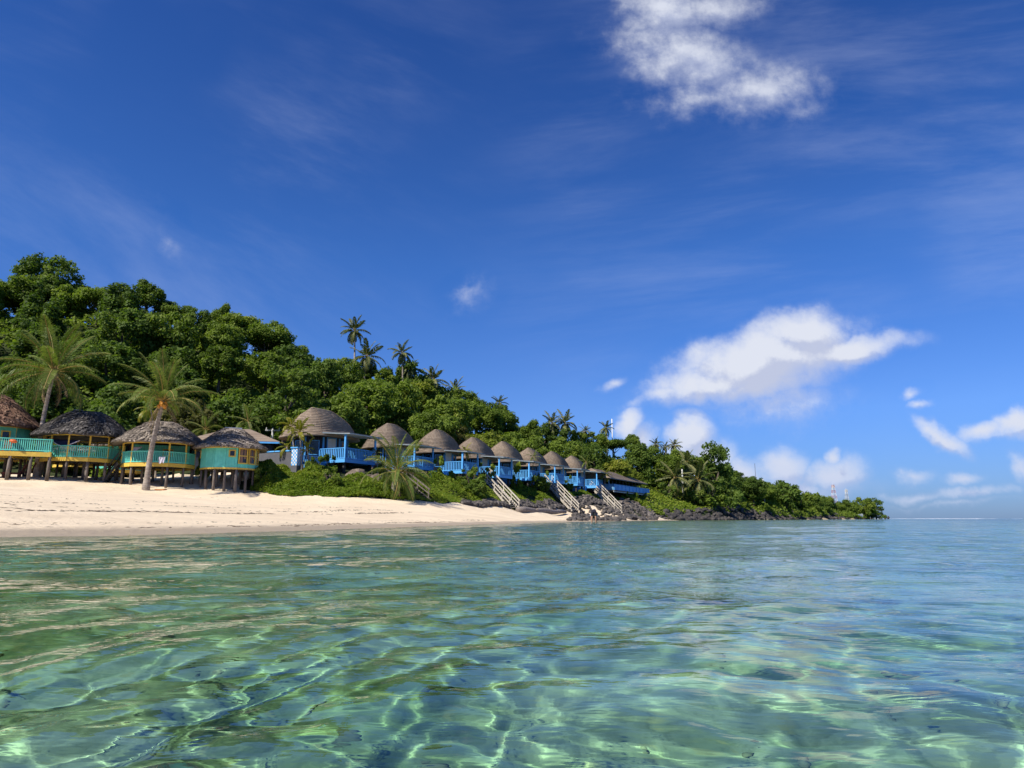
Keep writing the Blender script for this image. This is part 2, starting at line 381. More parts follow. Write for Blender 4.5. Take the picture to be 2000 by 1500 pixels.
def mat_seabed():
    m, k, out = new_mat('seabed_sand')
    g = k.new('ShaderNodeNewGeometry').outputs['Position']
    w = k.vmath('ADD', g, k.vmath('SCALE', k.noise(g, 1.2, 3, .6, out='Color'), scale=.6))
    n = k.noise(w, .9, 6, .6); n2 = k.noise(w, 4.5, 5, .62); n3 = k.noise(g, 22, 4, .6)
    vo = k.new('ShaderNodeTexVoronoi', feature='F1', ins={'Vector': w, 'Scale': 11.0})
    col = k.mix(k.smooth(n, .38, .62), (.46, .47, .31), (.24, .30, .15))
    col = k.mix(k.math('MULTIPLY', k.smooth(n2, .50, .62), .6), col, (.10, .145, .058))
    col = k.mix(k.math('MULTIPLY', k.smooth(n2, .42, .30), .8), col, (.56, .55, .39))
    col = k.mix(k.math('MULTIPLY', k.smooth(vo.outputs['Distance'], .26, .12), .55), col, (.50, .45, .20))
    col = k.mix(k.math('MULTIPLY', k.smooth(n3, .52, .68), .42), col, (.16, .18, .09))
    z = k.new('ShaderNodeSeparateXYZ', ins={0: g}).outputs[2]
    col = k.mix(k.math('MULTIPLY', k.smooth(z, -.50, -.72), k.smooth(k.noise(g, .09, 4, .6), .36, .56, .45, .95)), col, (.045, .10, .085))  # dark seagrass tone on the deep floor stands in for light lost with depth
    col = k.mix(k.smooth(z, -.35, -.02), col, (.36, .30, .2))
    b = k.new('ShaderNodeBsdfPrincipled', ins={'Base Color': col, 'Roughness': .95, 'Specular IOR Level': .0})
    k.l.new(b.outputs[0], out.inputs[0]); return m
M_SAND, M_SOIL, M_SEABED = mat_sand(), mat_soil(), mat_seabed()

def polar(r0, r1, dr, a0, a1, da):
    r = r0*np.exp(np.arange(0, math.log(r1/r0)+dr, dr)); a = np.arange(a0, a1+da, da)
    rr, aa = np.meshgrid(r, a, indexing='ij'); x, y = rr*np.sin(aa), rr*np.cos(aa)
    nr, na = rr.shape; i = np.arange(nr*na).reshape(nr, na)
    F = np.stack([i[:-1, :-1], i[:-1, 1:], i[1:, 1:], i[1:, :-1]], -1).reshape(-1, 4)[:, ::-1]
    return x.ravel(), y.ravel(), F[:, ::-1].copy(), rr.ravel()
def build_ground():
    x, y, F, r = polar(1.0, 1500, .0105, -1.35, 1.35, .0105)
    z = height(x, y); s = shore_dist(x, y)
    V = np.stack([x, y, z], 1); fc = V[F].mean(1); fs = s[F].mean(1)
    # where the sand ends and the overgrown ground begins: the hill stands behind this line
    lx = np.array([at(*p).to_tuple()[:2] for p in FOOT])
    xe = np.interp(fc[:, 1], lx[:, 1], lx[:, 0])+np.interp(fc[:, 1], [88, 100], [0, 3.2])
    veg = (fs > 0) & (((fc[:, 1] > 54.5) & (fc[:, 0] < xe) & (fc[:, 1] < 112) & ((fc[:, 0] > -21.5) | (fc[:, 1] > 63))) | (fc[:, 1] >= 112) | ((fc[:, 1] > 64) & (fc[:, 0] < -18)) | ((fc[:, 0] < -50+.4*np.sin(fc[:, 1])) & (fs > 38)))
    sea = fs <= 0
    def part(name, mask, mat):
        f = F[mask]; u, inv = np.unique(f, return_inverse=True)
        me = mesh_np(name, V[u], inv.reshape(f.shape), mat, smooth=True); o = link(name, me); o['kind'] = 'structure'; return o
    sb = part('seabed', sea, M_SEABED); part('beach_ground', (~sea) & ~veg, M_SAND); part('hill_ground', veg, M_SOIL)
    return sb
seabed = build_ground()

def waves(x, y, r):
    rs = np.random.default_rng(5); z = np.zeros_like(x); cell = r*.0075
    wx = x + .5*(fbm(x*.35, y*.35)-.5)*2; wy = y + .5*(fbm(x*.35+40, y*.35+9)-.5)*2
    comps = []
    for lam, amp, n, spread in ((5.5, .009, 3, .4), (2.6, .009, 5, .6), (1.3, .0050, 7, .8), (.7, .0034, 9, 1.0), (.38, .0030, 12, 1.3), (.2, .0016, 14, 1.6), (.11, .0006, 14, 2.0), (.06, .0002, 14, 2.0)):
        for i in range(n): comps.append((lam*rs.uniform(.75, 1.3), amp*rs.uniform(.6, 1.2)/math.sqrt(n)*1.3, -1.15+rs.normal()*spread*.6, rs.uniform(0, 6.28)))
    gust = .55+.9*fbm(x*.12+3, y*.12+8, o=3)
    for lam, amp, th, ph in comps:
        kx, ky = 2*math.pi/lam*math.cos(th), 2*math.pi/lam*math.sin(th)
        fade = np.clip((lam/(cell*5))-.6, 0, 1)
        p = kx*wx+ky*wy+ph
        z += amp*fade*gust*(np.sin(p)+.22*np.sin(2*p+1.2))
    return z
def mat_water():
    m, k, out = new_mat('sea_water')
    g = k.new('ShaderNodeNewGeometry').outputs['Position']
    mp = k.new('ShaderNodeMapping'); k.l.new(g, mp.inputs[0]); mp.inputs['Rotation'].default_value = (0, 0, R(25)); mp.inputs['Scale'].default_value = (1, 2.4, 1)
    n1 = k.noise(mp.outputs[0], 1.3, 4, .6, .4); n2 = k.noise(mp.outputs[0], .22, 3, .55)
    dist = k.vmath('LENGTH', g)
    n3 = k.noise(mp.outputs[0], 4.5, 3, .6, .3)
    h = k.math('ADD', k.math('ADD', k.math('MULTIPLY', n1, .06), k.math('MULTIPLY', n3, .022)), k.math('ADD', k.math('MULTIPLY', n2, .09), k.math('MULTIPLY', k.noise(mp.outputs[0], 13, 2, .5), .006)))
    bp = k.new('ShaderNodeBump', ins={'Height': h, 'Distance': 1.0, 'Strength': k.smooth(dist, .8, 8, .09, .66)})
    nb = bp.outputs[0]
    fr = k.new('ShaderNodeFresnel', ins={'IOR': 1.333, 'Normal': nb})
    rf = k.new('ShaderNodeBsdfRefraction', ins={'Color': (.72, .96, .88, 1), 'Roughness': 0.0, 'IOR': 1.333, 'Normal': nb})
    gs = k.new('ShaderNodeBsdfGlossy', ins={'Color': (1, 1, 1, 1), 'Roughness': 0.0, 'Normal': nb})
    mx = k.new('ShaderNodeMixShader', ins={0: fr.outputs[0], 1: rf.outputs[0], 2: gs.outputs[0]})
    k.l.new(mx.outputs[0], out.inputs[0]); return m
M_WATER = mat_water()
def build_water():
    x, y, F, r = polar(.35, 7000, .0085, -1.2, 1.2, .0075)
    z = waves(x, y, r); s = shore_dist(x, y); z *= np.clip(.25-s/6, .12, 1)
    fs = s[F].mean(1); F = F[fs < 2.5]
    u, inv = np.unique(F, return_inverse=True)
    o = link('sea_water', mesh_np('sea_water', np.stack([x, y, z], 1)[u], inv.reshape(F.shape), M_WATER, smooth=True)); o['kind'] = 'structure'
    o.cycles.is_caustics_caster = True; return o
water = build_water()
seabed.cycles.is_caustics_receiver = True

def coral_rubble():
    """broken coral and stones strewn over the sea floor near the camera"""
    rs = np.random.default_rng(31); bm = bmesh.new(); bmesh.ops.create_icosphere(bm, subdivisions=1, radius=1); P0 = np.array([v.co[:] for v in bm.verts]); F0 = np.array([[v.index for v in f.verts] for f in bm.faces]); bm.free()
    V, F = [], []; base = 0; n = 2600; x = rs.uniform(-7, 9, n); y = 1.0+rs.random(n)**1.4*12; dens = fbm(x*.8, y*.8, o=3); zz = height(x, y)
    for i in range(n):
        if dens[i] < .42 and rs.random() < .8: continue
        r = rs.uniform(.008, .026); P = P0*(1+.5*(rs.random((len(P0), 1))-.5))*np.array([rs.uniform(.7, 1.7), rs.uniform(.6, 1.0), rs.uniform(.35, .7)])*r; a = rs.uniform(0, 6.28)
        P = P@np.array([[math.cos(a), -math.sin(a), 0], [math.sin(a), math.cos(a), 0], [0, 0, 1]]).T+np.array([x[i], y[i], zz[i]+r*.15]); V.append(P); F.append(F0+base); base += len(P0)
    m = simple('coral_rubble', (.42, .38, .24), (.13, .15, .07), 3.5, .95, spec=0)
    o = link('coral_rubble', mesh_np('coral_rubble', np.concatenate(V), np.concatenate(F), m, smooth=True)); o['kind'] = 'stuff'; o.cycles.is_caustics_receiver = True
coral_rubble()
# ------------------------------------------------------------------ building materials
M_TURQ = simple('turquoise_paint', (.16, .66, .54), (.12, .55, .45), 2.5, .6, .25, 18)
M_YEL = simple('yellow_paint', (.74, .52, .09), (.60, .40, .07), 3, .55, .2, 20)
M_BLUE = simple('blue_paint', (.12, .43, .84), (.095, .37, .76), 2, .5, .15, 16)
M_PALEBLUE = simple('pale_blue_paint', (.22, .42, .60), (.18, .36, .52), 2, .5, .1)
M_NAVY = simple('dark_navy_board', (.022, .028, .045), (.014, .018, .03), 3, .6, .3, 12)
M_WHITE = simple('white_paint', (.72, .72, .70), (.62, .62, .60), 4, .55)
M_GREYWALL = simple('grey_render', (.125, .125, .135), (.10, .10, .11), 1.5, .9, .3, 25)
M_DARK = simple('dark_masonry', (.05, .048, .046), (.03, .029, .028), 3, .9, .6, 9)
M_POST = simple('weathered_post', (.22, .185, .155), (.11, .09, .075), 5, .9, .8, 14, stretch=(1, 1, .25))
M_STAIR = simple('sun_bleached_timber', (.60, .55, .46), (.42, .37, .30), 4, .85, .5, 20)
M_GLASS = simple('dark_window', (.012, .014, .018), (.02, .022, .026), 2, .12, spec=.6)
M_CURTAIN = simple('lace_curtain', (.30, .19, .14), (.20, .12, .09), 9, .9)
M_FLOOR = simple('deck_boards', (.2, .16, .12), (.12, .1, .08), 4, .85)
M_TIN = simple('flat_porch_roof', (.16, .15, .15), (.11, .105, .105), 3, .6)
M_SOFFIT = simple('porch_ceiling', (.45, .52, .54), (.38, .44, .46), 2, .7)
M_METAL = simple('ridge_metal', (.42, .44, .47), (.3, .31, .33), 6, .45, metal=.4)
def shingle_mat():
    m, k, out = new_mat('brown_shingles'); tc = k.new('ShaderNodeTexCoord').outputs['Object']; g = k.new('ShaderNodeNewGeometry').outputs['Position']
    t = k.new('ShaderNodeAttribute', attribute_name='tone').outputs['Fac']; oi = k.new('ShaderNodeObjectInfo').outputs['Random']
    n = k.noise(g, .55, 5, .65); n2 = k.noise(tc, 9, 4, .7)
    col = k.ramp(t, [(0, (.17, .13, .098)), (.5, (.255, .20, .152)), (1, (.345, .28, .215))])
    col = k.mix(k.math('MULTIPLY', k.smooth(n, .5, .75), .5), col, (.15, .135, .12)); col = k.mix(k.math('MULTIPLY', k.smooth(n2, .5, .75), .4), col, (.12, .095, .075))
    col = k.mix(1.0, col, k.ramp(oi, [(0, (.86, .86, .88)), (1, (1.14, 1.12, 1.08))]), 'MULTIPLY')
    b = k.new('ShaderNodeBsdfPrincipled', ins={'Base Color': col, 'Roughness': .92, 'Specular IOR Level': .15})
    bp = k.new('ShaderNodeBump', ins={'Height': n2, 'Strength': .5, 'Distance': .04}); k.l.new(bp.outputs[0], b.inputs['Normal'])
    k.l.new(b.outputs[0], out.inputs[0]); return m
def face_tone(me, seed=0):
    rs = np.random.default_rng(seed); at_ = me.attributes.new('tone', 'FLOAT', 'FACE'); at_.data.foreach_set('value', np.clip(rs.normal(.56, .15, len(me.polygons)), 0, 1).astype(np.float32)); return me
M_SHINGLE = shingle_mat()
def thatch_mat(name, a, b_, c_):
    m, k, out = new_mat(name)
    t = k.new('ShaderNodeAttribute', attribute_name='tone').outputs['Fac']; tc = k.new('ShaderNodeTexCoord').outputs['Object']
    n = k.noise(tc, 1.1, 4, .6)
    f = k.math('ADD', k.math('MULTIPLY', t, .75), k.math('MULTIPLY', k.math('SUBTRACT', n, .4), .9))
    col = k.ramp(f, [(.1, a), (.5, b_), (.95, c_)])
    bs = k.new('ShaderNodeBsdfPrincipled', ins={'Base Color': col, 'Roughness': .95, 'Specular IOR Level': .1}); k.l.new(bs.outputs[0], out.inputs[0]); return m
M_THATCH = thatch_mat('grey_thatch', (.075, .063, .052), (.27, .228, .19), (.52, .44, .36))
M_THATCH_DK = thatch_mat('old_dark_thatch', (.03, .028, .027), (.10, .092, .086), (.30, .27, .24))
M_THATCH_RED = thatch_mat('reddish_thatch', (.07, .04, .03), (.22, .13, .09), (.42, .29, .2))

_cache = {}
def cached(key, fn):
    if key not in _cache: _cache[key] = fn()
    return _cache[key]
def box_mesh(name, size, mat, taper=0):
    return cached((name, tuple(round(v, 3) for v in size), mat.name), lambda: MB().box((0, 0, size[2]/2), size).mesh(name, mat))
def put(name, me, parent, loc, rz=0.0, scale=None):
    o = link(name, me, parent, loc); o.rotation_euler = (0, 0, rz)
    if scale: o.scale = scale
    return o
def railing(parent, p, q, z, h, mat, gap=.14, bw=.055, joined=False, low=.1):
    p, q = Vector((*p, 0)), Vector((*q, 0)); d = q-p; L = d.length; a = math.atan2(d.y, d.x); mid = (p+q)/2
    put('top_rail', box_mesh('top_rail', (L, .09, .06), mat), parent, (mid.x, mid.y, z+h-.06), a)
    put('bottom_rail', box_mesh('bottom_rail', (L, .05, .07), mat), parent, (mid.x, mid.y, z+low-.07), a)
    n = max(2, int(L/gap)); me = box_mesh('baluster', (bw, .03, h-.06-low), mat)
    for i in range(n):
        c = p + d*((i+.5)/n); put('baluster', me, parent, (c.x, c.y, z+low), a)
def window_part(parent, c, a, w, h, frame, pane, mull=0, fw=.07, depth=.06, curtain=None):
    """window hung on a wall: c is the middle of its sill, a the wall's direction"""
    wd = empty('window', c); wd.parent = parent; wd.rotation_euler = (0, 0, a)
    m = MB()
    for sx in (-1, 1): m.box((sx*(w/2-fw/2), 0, h/2), (fw, depth, h))
    for z in (fw/2, h-fw/2): m.box((0, 0, z), (w-2*fw, depth-.006, fw))
    for j in range(mull): m.box((0, 0, h*(j+1)/(mull+1)), (w-2*fw, depth-.01, fw*.8))
    m.build('frame', frame, wd); MB().box((0, .012, h/2), (w-2*fw, .012, h-2*fw)).build('pane', pane, wd)
    if curtain: MB().box((-w*.16, .001, h*.5), (w*.28, .008, h-2*fw)).box((w*.2, .001, h*.62), (w*.2, .008, h*.6)).build('curtain', curtain, wd)
    return wd

# oval roofs --------------------------------------------------------------------------
def oval(ax, ay, th, n):
    c, s = np.cos(th), np.sin(th); k = (np.abs(c)**n+np.abs(s)**n)**(-1/n); return ax*k*c, ay*k*s
def roof_rad(t, p): return 1-t**p
def thatch_roof(parent, ax, ay, ze, zt, ridge, p, mat, n=2.4, seed=1, sag=.16):
    rs = np.random.default_rng(seed); NS, NT = 48, 10
    th = np.linspace(0, 2*math.pi, NS, endpoint=False)
    def ring(t, off=0.0):
        r = roof_rad(t, p); fl = .10*max(0, .22-t)/.22
        x, y = oval(ridge+(ax-ridge)*(r+fl)+off, .12+(ay-.12)*(r+fl)+off, th, n); return x, y, np.full(NS, ze+(zt-ze)*t - sag*max(0, .2-t)*0)
    V = []; T = np.linspace(0, 1, NT)
    for i, t in enumerate(T):
        x, y, z = ring(t, -.03); j = .05*np.sin(th*5+seed)+rs.normal(0, .025, NS); V.append(np.stack([x, y, z+j*(1-t)], 1))
    V.append(np.stack([V[0][:, 0]*.96, V[0][:, 1]*.96, V[0][:, 2]-.10], 1)); V.append(np.stack([V[0][:, 0]*.1, V[0][:, 1]*.1, np.full(NS, ze+.25)], 1))
    order = [NT+1, NT] + list(range(NT)); V = [V[i] for i in order]; F = []
    for i in range(len(V)-1):
        for j in range(NS): F.append((i*NS+j, i*NS+(j+1) % NS, (i+1)*NS+(j+1) % NS, (i+1)*NS+j))
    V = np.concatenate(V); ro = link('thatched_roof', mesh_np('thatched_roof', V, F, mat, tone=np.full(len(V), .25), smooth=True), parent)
    # palm-leaf thatch: rows of overlapping tufts
    SV, ST_, SF = [], [], []; rows = 20
    for r_ in range(rows):
        t = (r_+rs.random()*.3)/rows*.97; x, y, z = ring(t); m = int(150*(.35+.65*roof_rad(t, p)))
        x2, y2, z2 = ring(max(0, t-.085), .0)
        for q in range(m):
            a = rs.random()*NS; i = int(a) % NS; f = a-int(a); j = (i+1) % NS
            u = np.array([x[i]*(1-f)+x[j]*f, y[i]*(1-f)+y[j]*f, z[i]]); d = np.array([x2[i]*(1-f)+x2[j]*f, y2[i]*(1-f)+y2[j]*f, z2[i]-(.12 if r_ == 0 else 0)])
            o = np.array([u[0]/ax, u[1]/ay, .8]); o /= np.linalg.norm(o); tg = np.array([x[j]-x[i], y[j]-y[i], 0]); tg /= np.linalg.norm(tg)+1e-9
            w = rs.uniform(.03, .10); k = rs.uniform(.7, 1.35); sk = tg*rs.normal(0, .11); lift = rs.uniform(.02, .10)
            e = u+(d-u)*k+sk+o*lift; s0 = u+o*.03
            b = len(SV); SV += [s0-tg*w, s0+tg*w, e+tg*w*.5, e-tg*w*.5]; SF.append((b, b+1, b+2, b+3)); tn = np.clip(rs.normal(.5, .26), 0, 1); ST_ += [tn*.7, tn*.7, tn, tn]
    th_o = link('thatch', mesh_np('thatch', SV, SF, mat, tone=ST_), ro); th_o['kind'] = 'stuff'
    return ro
def shingle_roof_mesh(ax, ay, ze, zt, ridge, p, n=2.9, courses=17, ridge_y=None):
    NS = 72; th = np.linspace(0, 2*math.pi, NS, endpoint=False)+.001; V, F = [], []
    def ring(t, off):
        r = roof_rad(t, p); fl = .16*max(0, .26-t)/.26
        x, y = oval(.10+(ax-.10)*(r+fl)+off, ridge+(ay-ridge)*(r+fl)+off, th, n if t < .8 else 2.4); return np.stack([x, y, np.full(NS, ze+(zt-ze)*(t if t > .12 else t*.82+.0216))], 1)
    for c in range(courses):
        t0, t1 = c/courses, (c+1)/courses; b = len(V)*NS
        jj = np.random.default_rng(c).normal(0, .009, (NS, 1)); V += [ring(t0, -.005)+np.array([0, 0, -.004]), ring(t0, .045)+jj, ring(min(t1, .999), .004)]
        for k in (0, 1):
            for j in range(NS): F.append((b+k*NS+j, b+k*NS+(j+1) % NS, b+(k+1)*NS+(j+1) % NS, b+(k+1)*NS+j))
    b = len(V)*NS; e = ring(0, .02); V += [e, e+np.array([0, 0, -.09]), e*np.array([.2, .2, 1])+np.array([0, 0, .2])]
    for k in (0, 1):
        for j in range(NS): F.append((b+(k+1)*NS+j, b+(k+1)*NS+(j+1) % NS, b+k*NS+(j+1) % NS, b+k*NS+j))
    return face_tone(mesh_np('shingled_roof', np.concatenate(V), F, M_SHINGLE))

# ------------------------------------------------------------------ turquoise beach huts on stilts
def fale(label, px, Y, hw, hd, yf, ye, yt, ridge, yg, mat, open_f=(), post_f=(), windows={}, rz=.45, seed=1, p=1.25, eave=1.22, band=.28, NF=12, stilts=True, group='turquoise huts on stilts'):
    """rows yf/ye/yt/yg: floor, eave, ridge, sand; open_f: facets with a railing; windows {facet: (w, z0, h, mullions)}"""
    zf, ze, zt, zg = (at(px, r, Y).z for r in (yf, ye, yt, yg)); x0 = xat(px, Y)
    root = empty('beach_hut', (x0, Y, zg), rz); tag(root, label, 'hut', group)
    zf -= zg; ze -= zg; zt -= zg
    vt = [(hw*math.cos(a), hd*math.sin(a)) for a in (-math.pi/2+(i-.5)*2*math.pi/NF for i in range(NF))]
    MB().prism([(x*.985, y*.985) for x, y in vt], zf-.1, zf).build('floor', M_FLOOR, root)
    for i in range(NF):
        p0, p1 = Vector(vt[i]), Vector(vt[(i+1) % NF]); d = p1-p0; a = math.atan2(d.y, d.x); mid = (p0+p1)/2; L = d.length; nrm = Vector((d.y, -d.x)).normalized()
        c = mid+nrm*.03; put('fascia_board', box_mesh('fascia_board', (L+.01, .05, band), M_YEL), root, (c.x, c.y, zf-band+.02), a)
        put('eave_beam', box_mesh('eave_beam', (L, .07, .08), M_YEL), root, (mid.x, mid.y, ze-.11), a)
        if i in open_f:
            railing(root, p0, p1, zf+.03, .86, M_TURQ, gap=.125, bw=.06)
        else:
            m = MB(); nb = max(3, int(L/.17)); w = windows.get(i); rs = random.Random(i+seed*7)
            for b in range(nb):
                cc = p0+d*((b+.5)/nb); s = (b+.5)/nb*L-L/2; pr = rs.uniform(0, .012)
                if w and abs(s) < w[0]/2:
                    m.box((cc.x+nrm.x*pr, cc.y+nrm.y*pr, zf+w[1]/2), (L/nb-.012, .03, w[1]), a)
                    top = ze-.1-(zf+w[1]+w[2])
                    if top > .03: m.box((cc.x+nrm.x*pr, cc.y+nrm.y*pr, ze-.1-top/2), (L/nb-.012, .03, top), a)
                else: m.box((cc.x+nrm.x*pr, cc.y+nrm.y*pr, (zf+ze-.1)/2), (L/nb-.012, .03, ze-.1-zf), a)
            m.build('wall', M_TURQ, root)
            if w:
                c = mid+nrm*.035; window_part(root, (c.x, c.y, zf+w[1]), a, w[0], w[2], M_YEL, M_GLASS, w[3], fw=.085, depth=.08, curtain=M_CURTAIN if w[3] else None)
        if i in post_f: put('post', box_mesh('post', (.095, .095, ze-zf-.1), M_YEL), root, (p0.x*.99, p0.y*.99, zf+.005), a)
    if stilts:
        rs = random.Random(seed); pts = list(vt[::1])+[(hw*.45*math.cos(a), hd*.45*math.sin(a)) for a in (0.3, 1.9, 3.4, 5.0)]
        for (x, y) in pts:
            gx = x0+x*math.cos(rz)-y*math.sin(rz); gy = Y+x*math.sin(rz)+y*math.cos(rz); g = hz1(gx, gy)-zg-.3; r = rs.uniform(.08, .12)
            MB().tube([(x*.95+rs.uniform(-.06, .06), y*.95, g), (x*.955, y*.955, (g+zf)/2), (x*.95, y*.95, zf-.1)], [r*1.15, r, r*.95], 8).build('stilt', M_POST, root, smooth=True)
    thatch_roof(root, hw*eave, hd*eave, ze-.02, zt, ridge, p, mat, seed=seed)
    return root, (zf, ze, zt, zg)
F_ = tuple(range(12))
hut1, h1 = fale('turquoise hut at the left edge with reddish thatch and a red chair on its porch', -40, 51.5, 2.6, 2.6, 890, 836, 770, .5, 932, M_THATCH_RED, post_f=F_, seed=3, windows={1: (.6, .9, .8, 0), 3: (.55, .8, .9, 1), 4: (.5, .8, .9, 1)})
hut2, h2 = fale('open turquoise hut with blackened thatch and a dark cloth hung under its eave', 146, 53, 2.62, 2.7, 899, 855, 803, .95, 935, M_THATCH_DK, open_f=F_, post_f=F_, seed=5, p=1.5)
hut3, h3 = fale('turquoise hut with a white cloth on its railing, behind the leaning palm', 300, 53.8, 2.6, 2.7, 909, 869, 823, .75, 943, M_THATCH, open_f=(9, 10, 11, 0, 1, 2), post_f=(9, 10, 11, 0, 1, 2, 3), seed=8, p=1.45, windows={4: (.5, .7, .8, 0)})
hut4, h4 = fale('small closed turquoise hut with yellow framed windows beside the green bank', 440, 54.6, 2.12, 2.2, 917, 877, 836, .62, 955, M_THATCH, seed=11, p=1.12, NF=16, band=.12, windows={0: (.5, .82, .55, 0), 1: (.74, .32, 1.22, 1), 2: (.74, .32, 1.22, 1), 3: (.62, .32, 1.22, 1), 12: (.5, .8, .6, 0)}, eave=1.24)
hut5, h5 = fale('turquoise hut half hidden behind the open hut with the blackened thatch', 150, 66, 2.4, 2.4, 910, 886, 862, .6, 930, M_THATCH, post_f=F_, seed=13, stilts=False)
hut6, h6 = fale('narrow turquoise hut seen between the open hut and the one with the white cloth', 222, 62, 1.9, 2.0, 920, 873, 846, .5, 934, M_THATCH, seed=17, stilts=False, windows={0: (.5, .9, .7, 0)})
def hut_extras():
    # porch deck of the first hut, reaching right past its wall
    zf = h1[0]; p0, p1, p2, p3 = (0.6, -3.9), (4.1, -1.7), (3.3, .6), (-3.4, -3.3)
    c = Matrix.Rotation(-.45, 3, 'Z')
    def loc(px, py, Y, z=None):
        w = Vector((xat(px, Y), Y, 0))-hut1.location; w = c @ w; return (w.x, w.y)
    a, b, d = loc(-60, 0, 47.2), loc(83, 0, 49.0), loc(84, 0, 51.6)
    e = loc(-60, 0, 51)
    MB().prism([a, b, d, e], zf-.1, zf-.012).build('porch_floor', M_FLOOR, hut1)
    for q, r in ((a, b), (b, d)):
        railing(hut1, q, r, zf+.03, .9, M_TURQ, gap=.125, bw=.06)
        v = Vector(r)-Vector(q); an = math.atan2(v.y, v.x); m = (Vector(q)+Vector(r))/2; n = Vector((v.y, -v.x)).normalized()*.03
        put('porch_fascia', box_mesh('porch_fascia', (v.length, .05, .32), M_YEL), hut1, (m.x+n.x, m.y+n.y, zf-.32), an)
    for f in (.1, .42, .72, .985):
        x, y = Vector(a).lerp(Vector(b), f); MB().tube([(x, y+.1, -.45), (x+.03, y+.1, zf-.1)], [.12, .1], 8).build('stilt', M_POST, hut1, smooth=True)
    MB().tube([(d[0]-.1, d[1], -.4), (d[0]-.1, d[1], zf-.1)], [.1, .1], 8).build('stilt', M_POST, hut1, smooth=True)
    # ridge caps
    MB().box((0, 0, h4[2]-.0), (1.1, .3, .07)).box((.62, 0, h4[2]-.06), (.2, .34, .2)).build('ridge_cap', M_METAL, hut4)
    MB().bar((-.9, -.12, h2[2]-.0), (-.3, -.2, h2[2]-.0), .34, .03).build('ridge_cap', M_METAL, hut2)
    # closed back room of the third hut with a small window
    zf, ze = h3[0], h3[1]; m = MB()
    for i in range(24): m.box((-1.9+i*.17, .35, (zf+ze)/2), (.158, .03, ze-zf))
    m.build('room_wall', M_TURQ, hut3); window_part(hut3, (.55, .3, zf+.75), 0, .75, .55, M_YEL, M_GLASS, 0)
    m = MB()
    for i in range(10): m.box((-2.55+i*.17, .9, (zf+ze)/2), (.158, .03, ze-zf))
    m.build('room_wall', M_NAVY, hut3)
    # steps up to the third hut on its left
    st = MB(); A, B = Vector((-2.6, -.9, zf)), Vector((-3.5, .2, .0))
    for s in (-.35, .35):
        MB().bar(A+Vector((.3*s, s, .75)), B+Vector((.3*s, s, .8)), .06, .07).build('handrail', M_DARK, hut3)
        MB().bar(A+Vector((.3*s, s, 0)), B+Vector((.3*s, s, 0)), .05, .2).build('stringer', M_DARK, hut3)
    for i in range(6):
        q = A.lerp(B, (i+.5)/6); MB().box(q, (.28, .7, .04), .2).build('tread', M_DARK, hut3)
hut_extras()

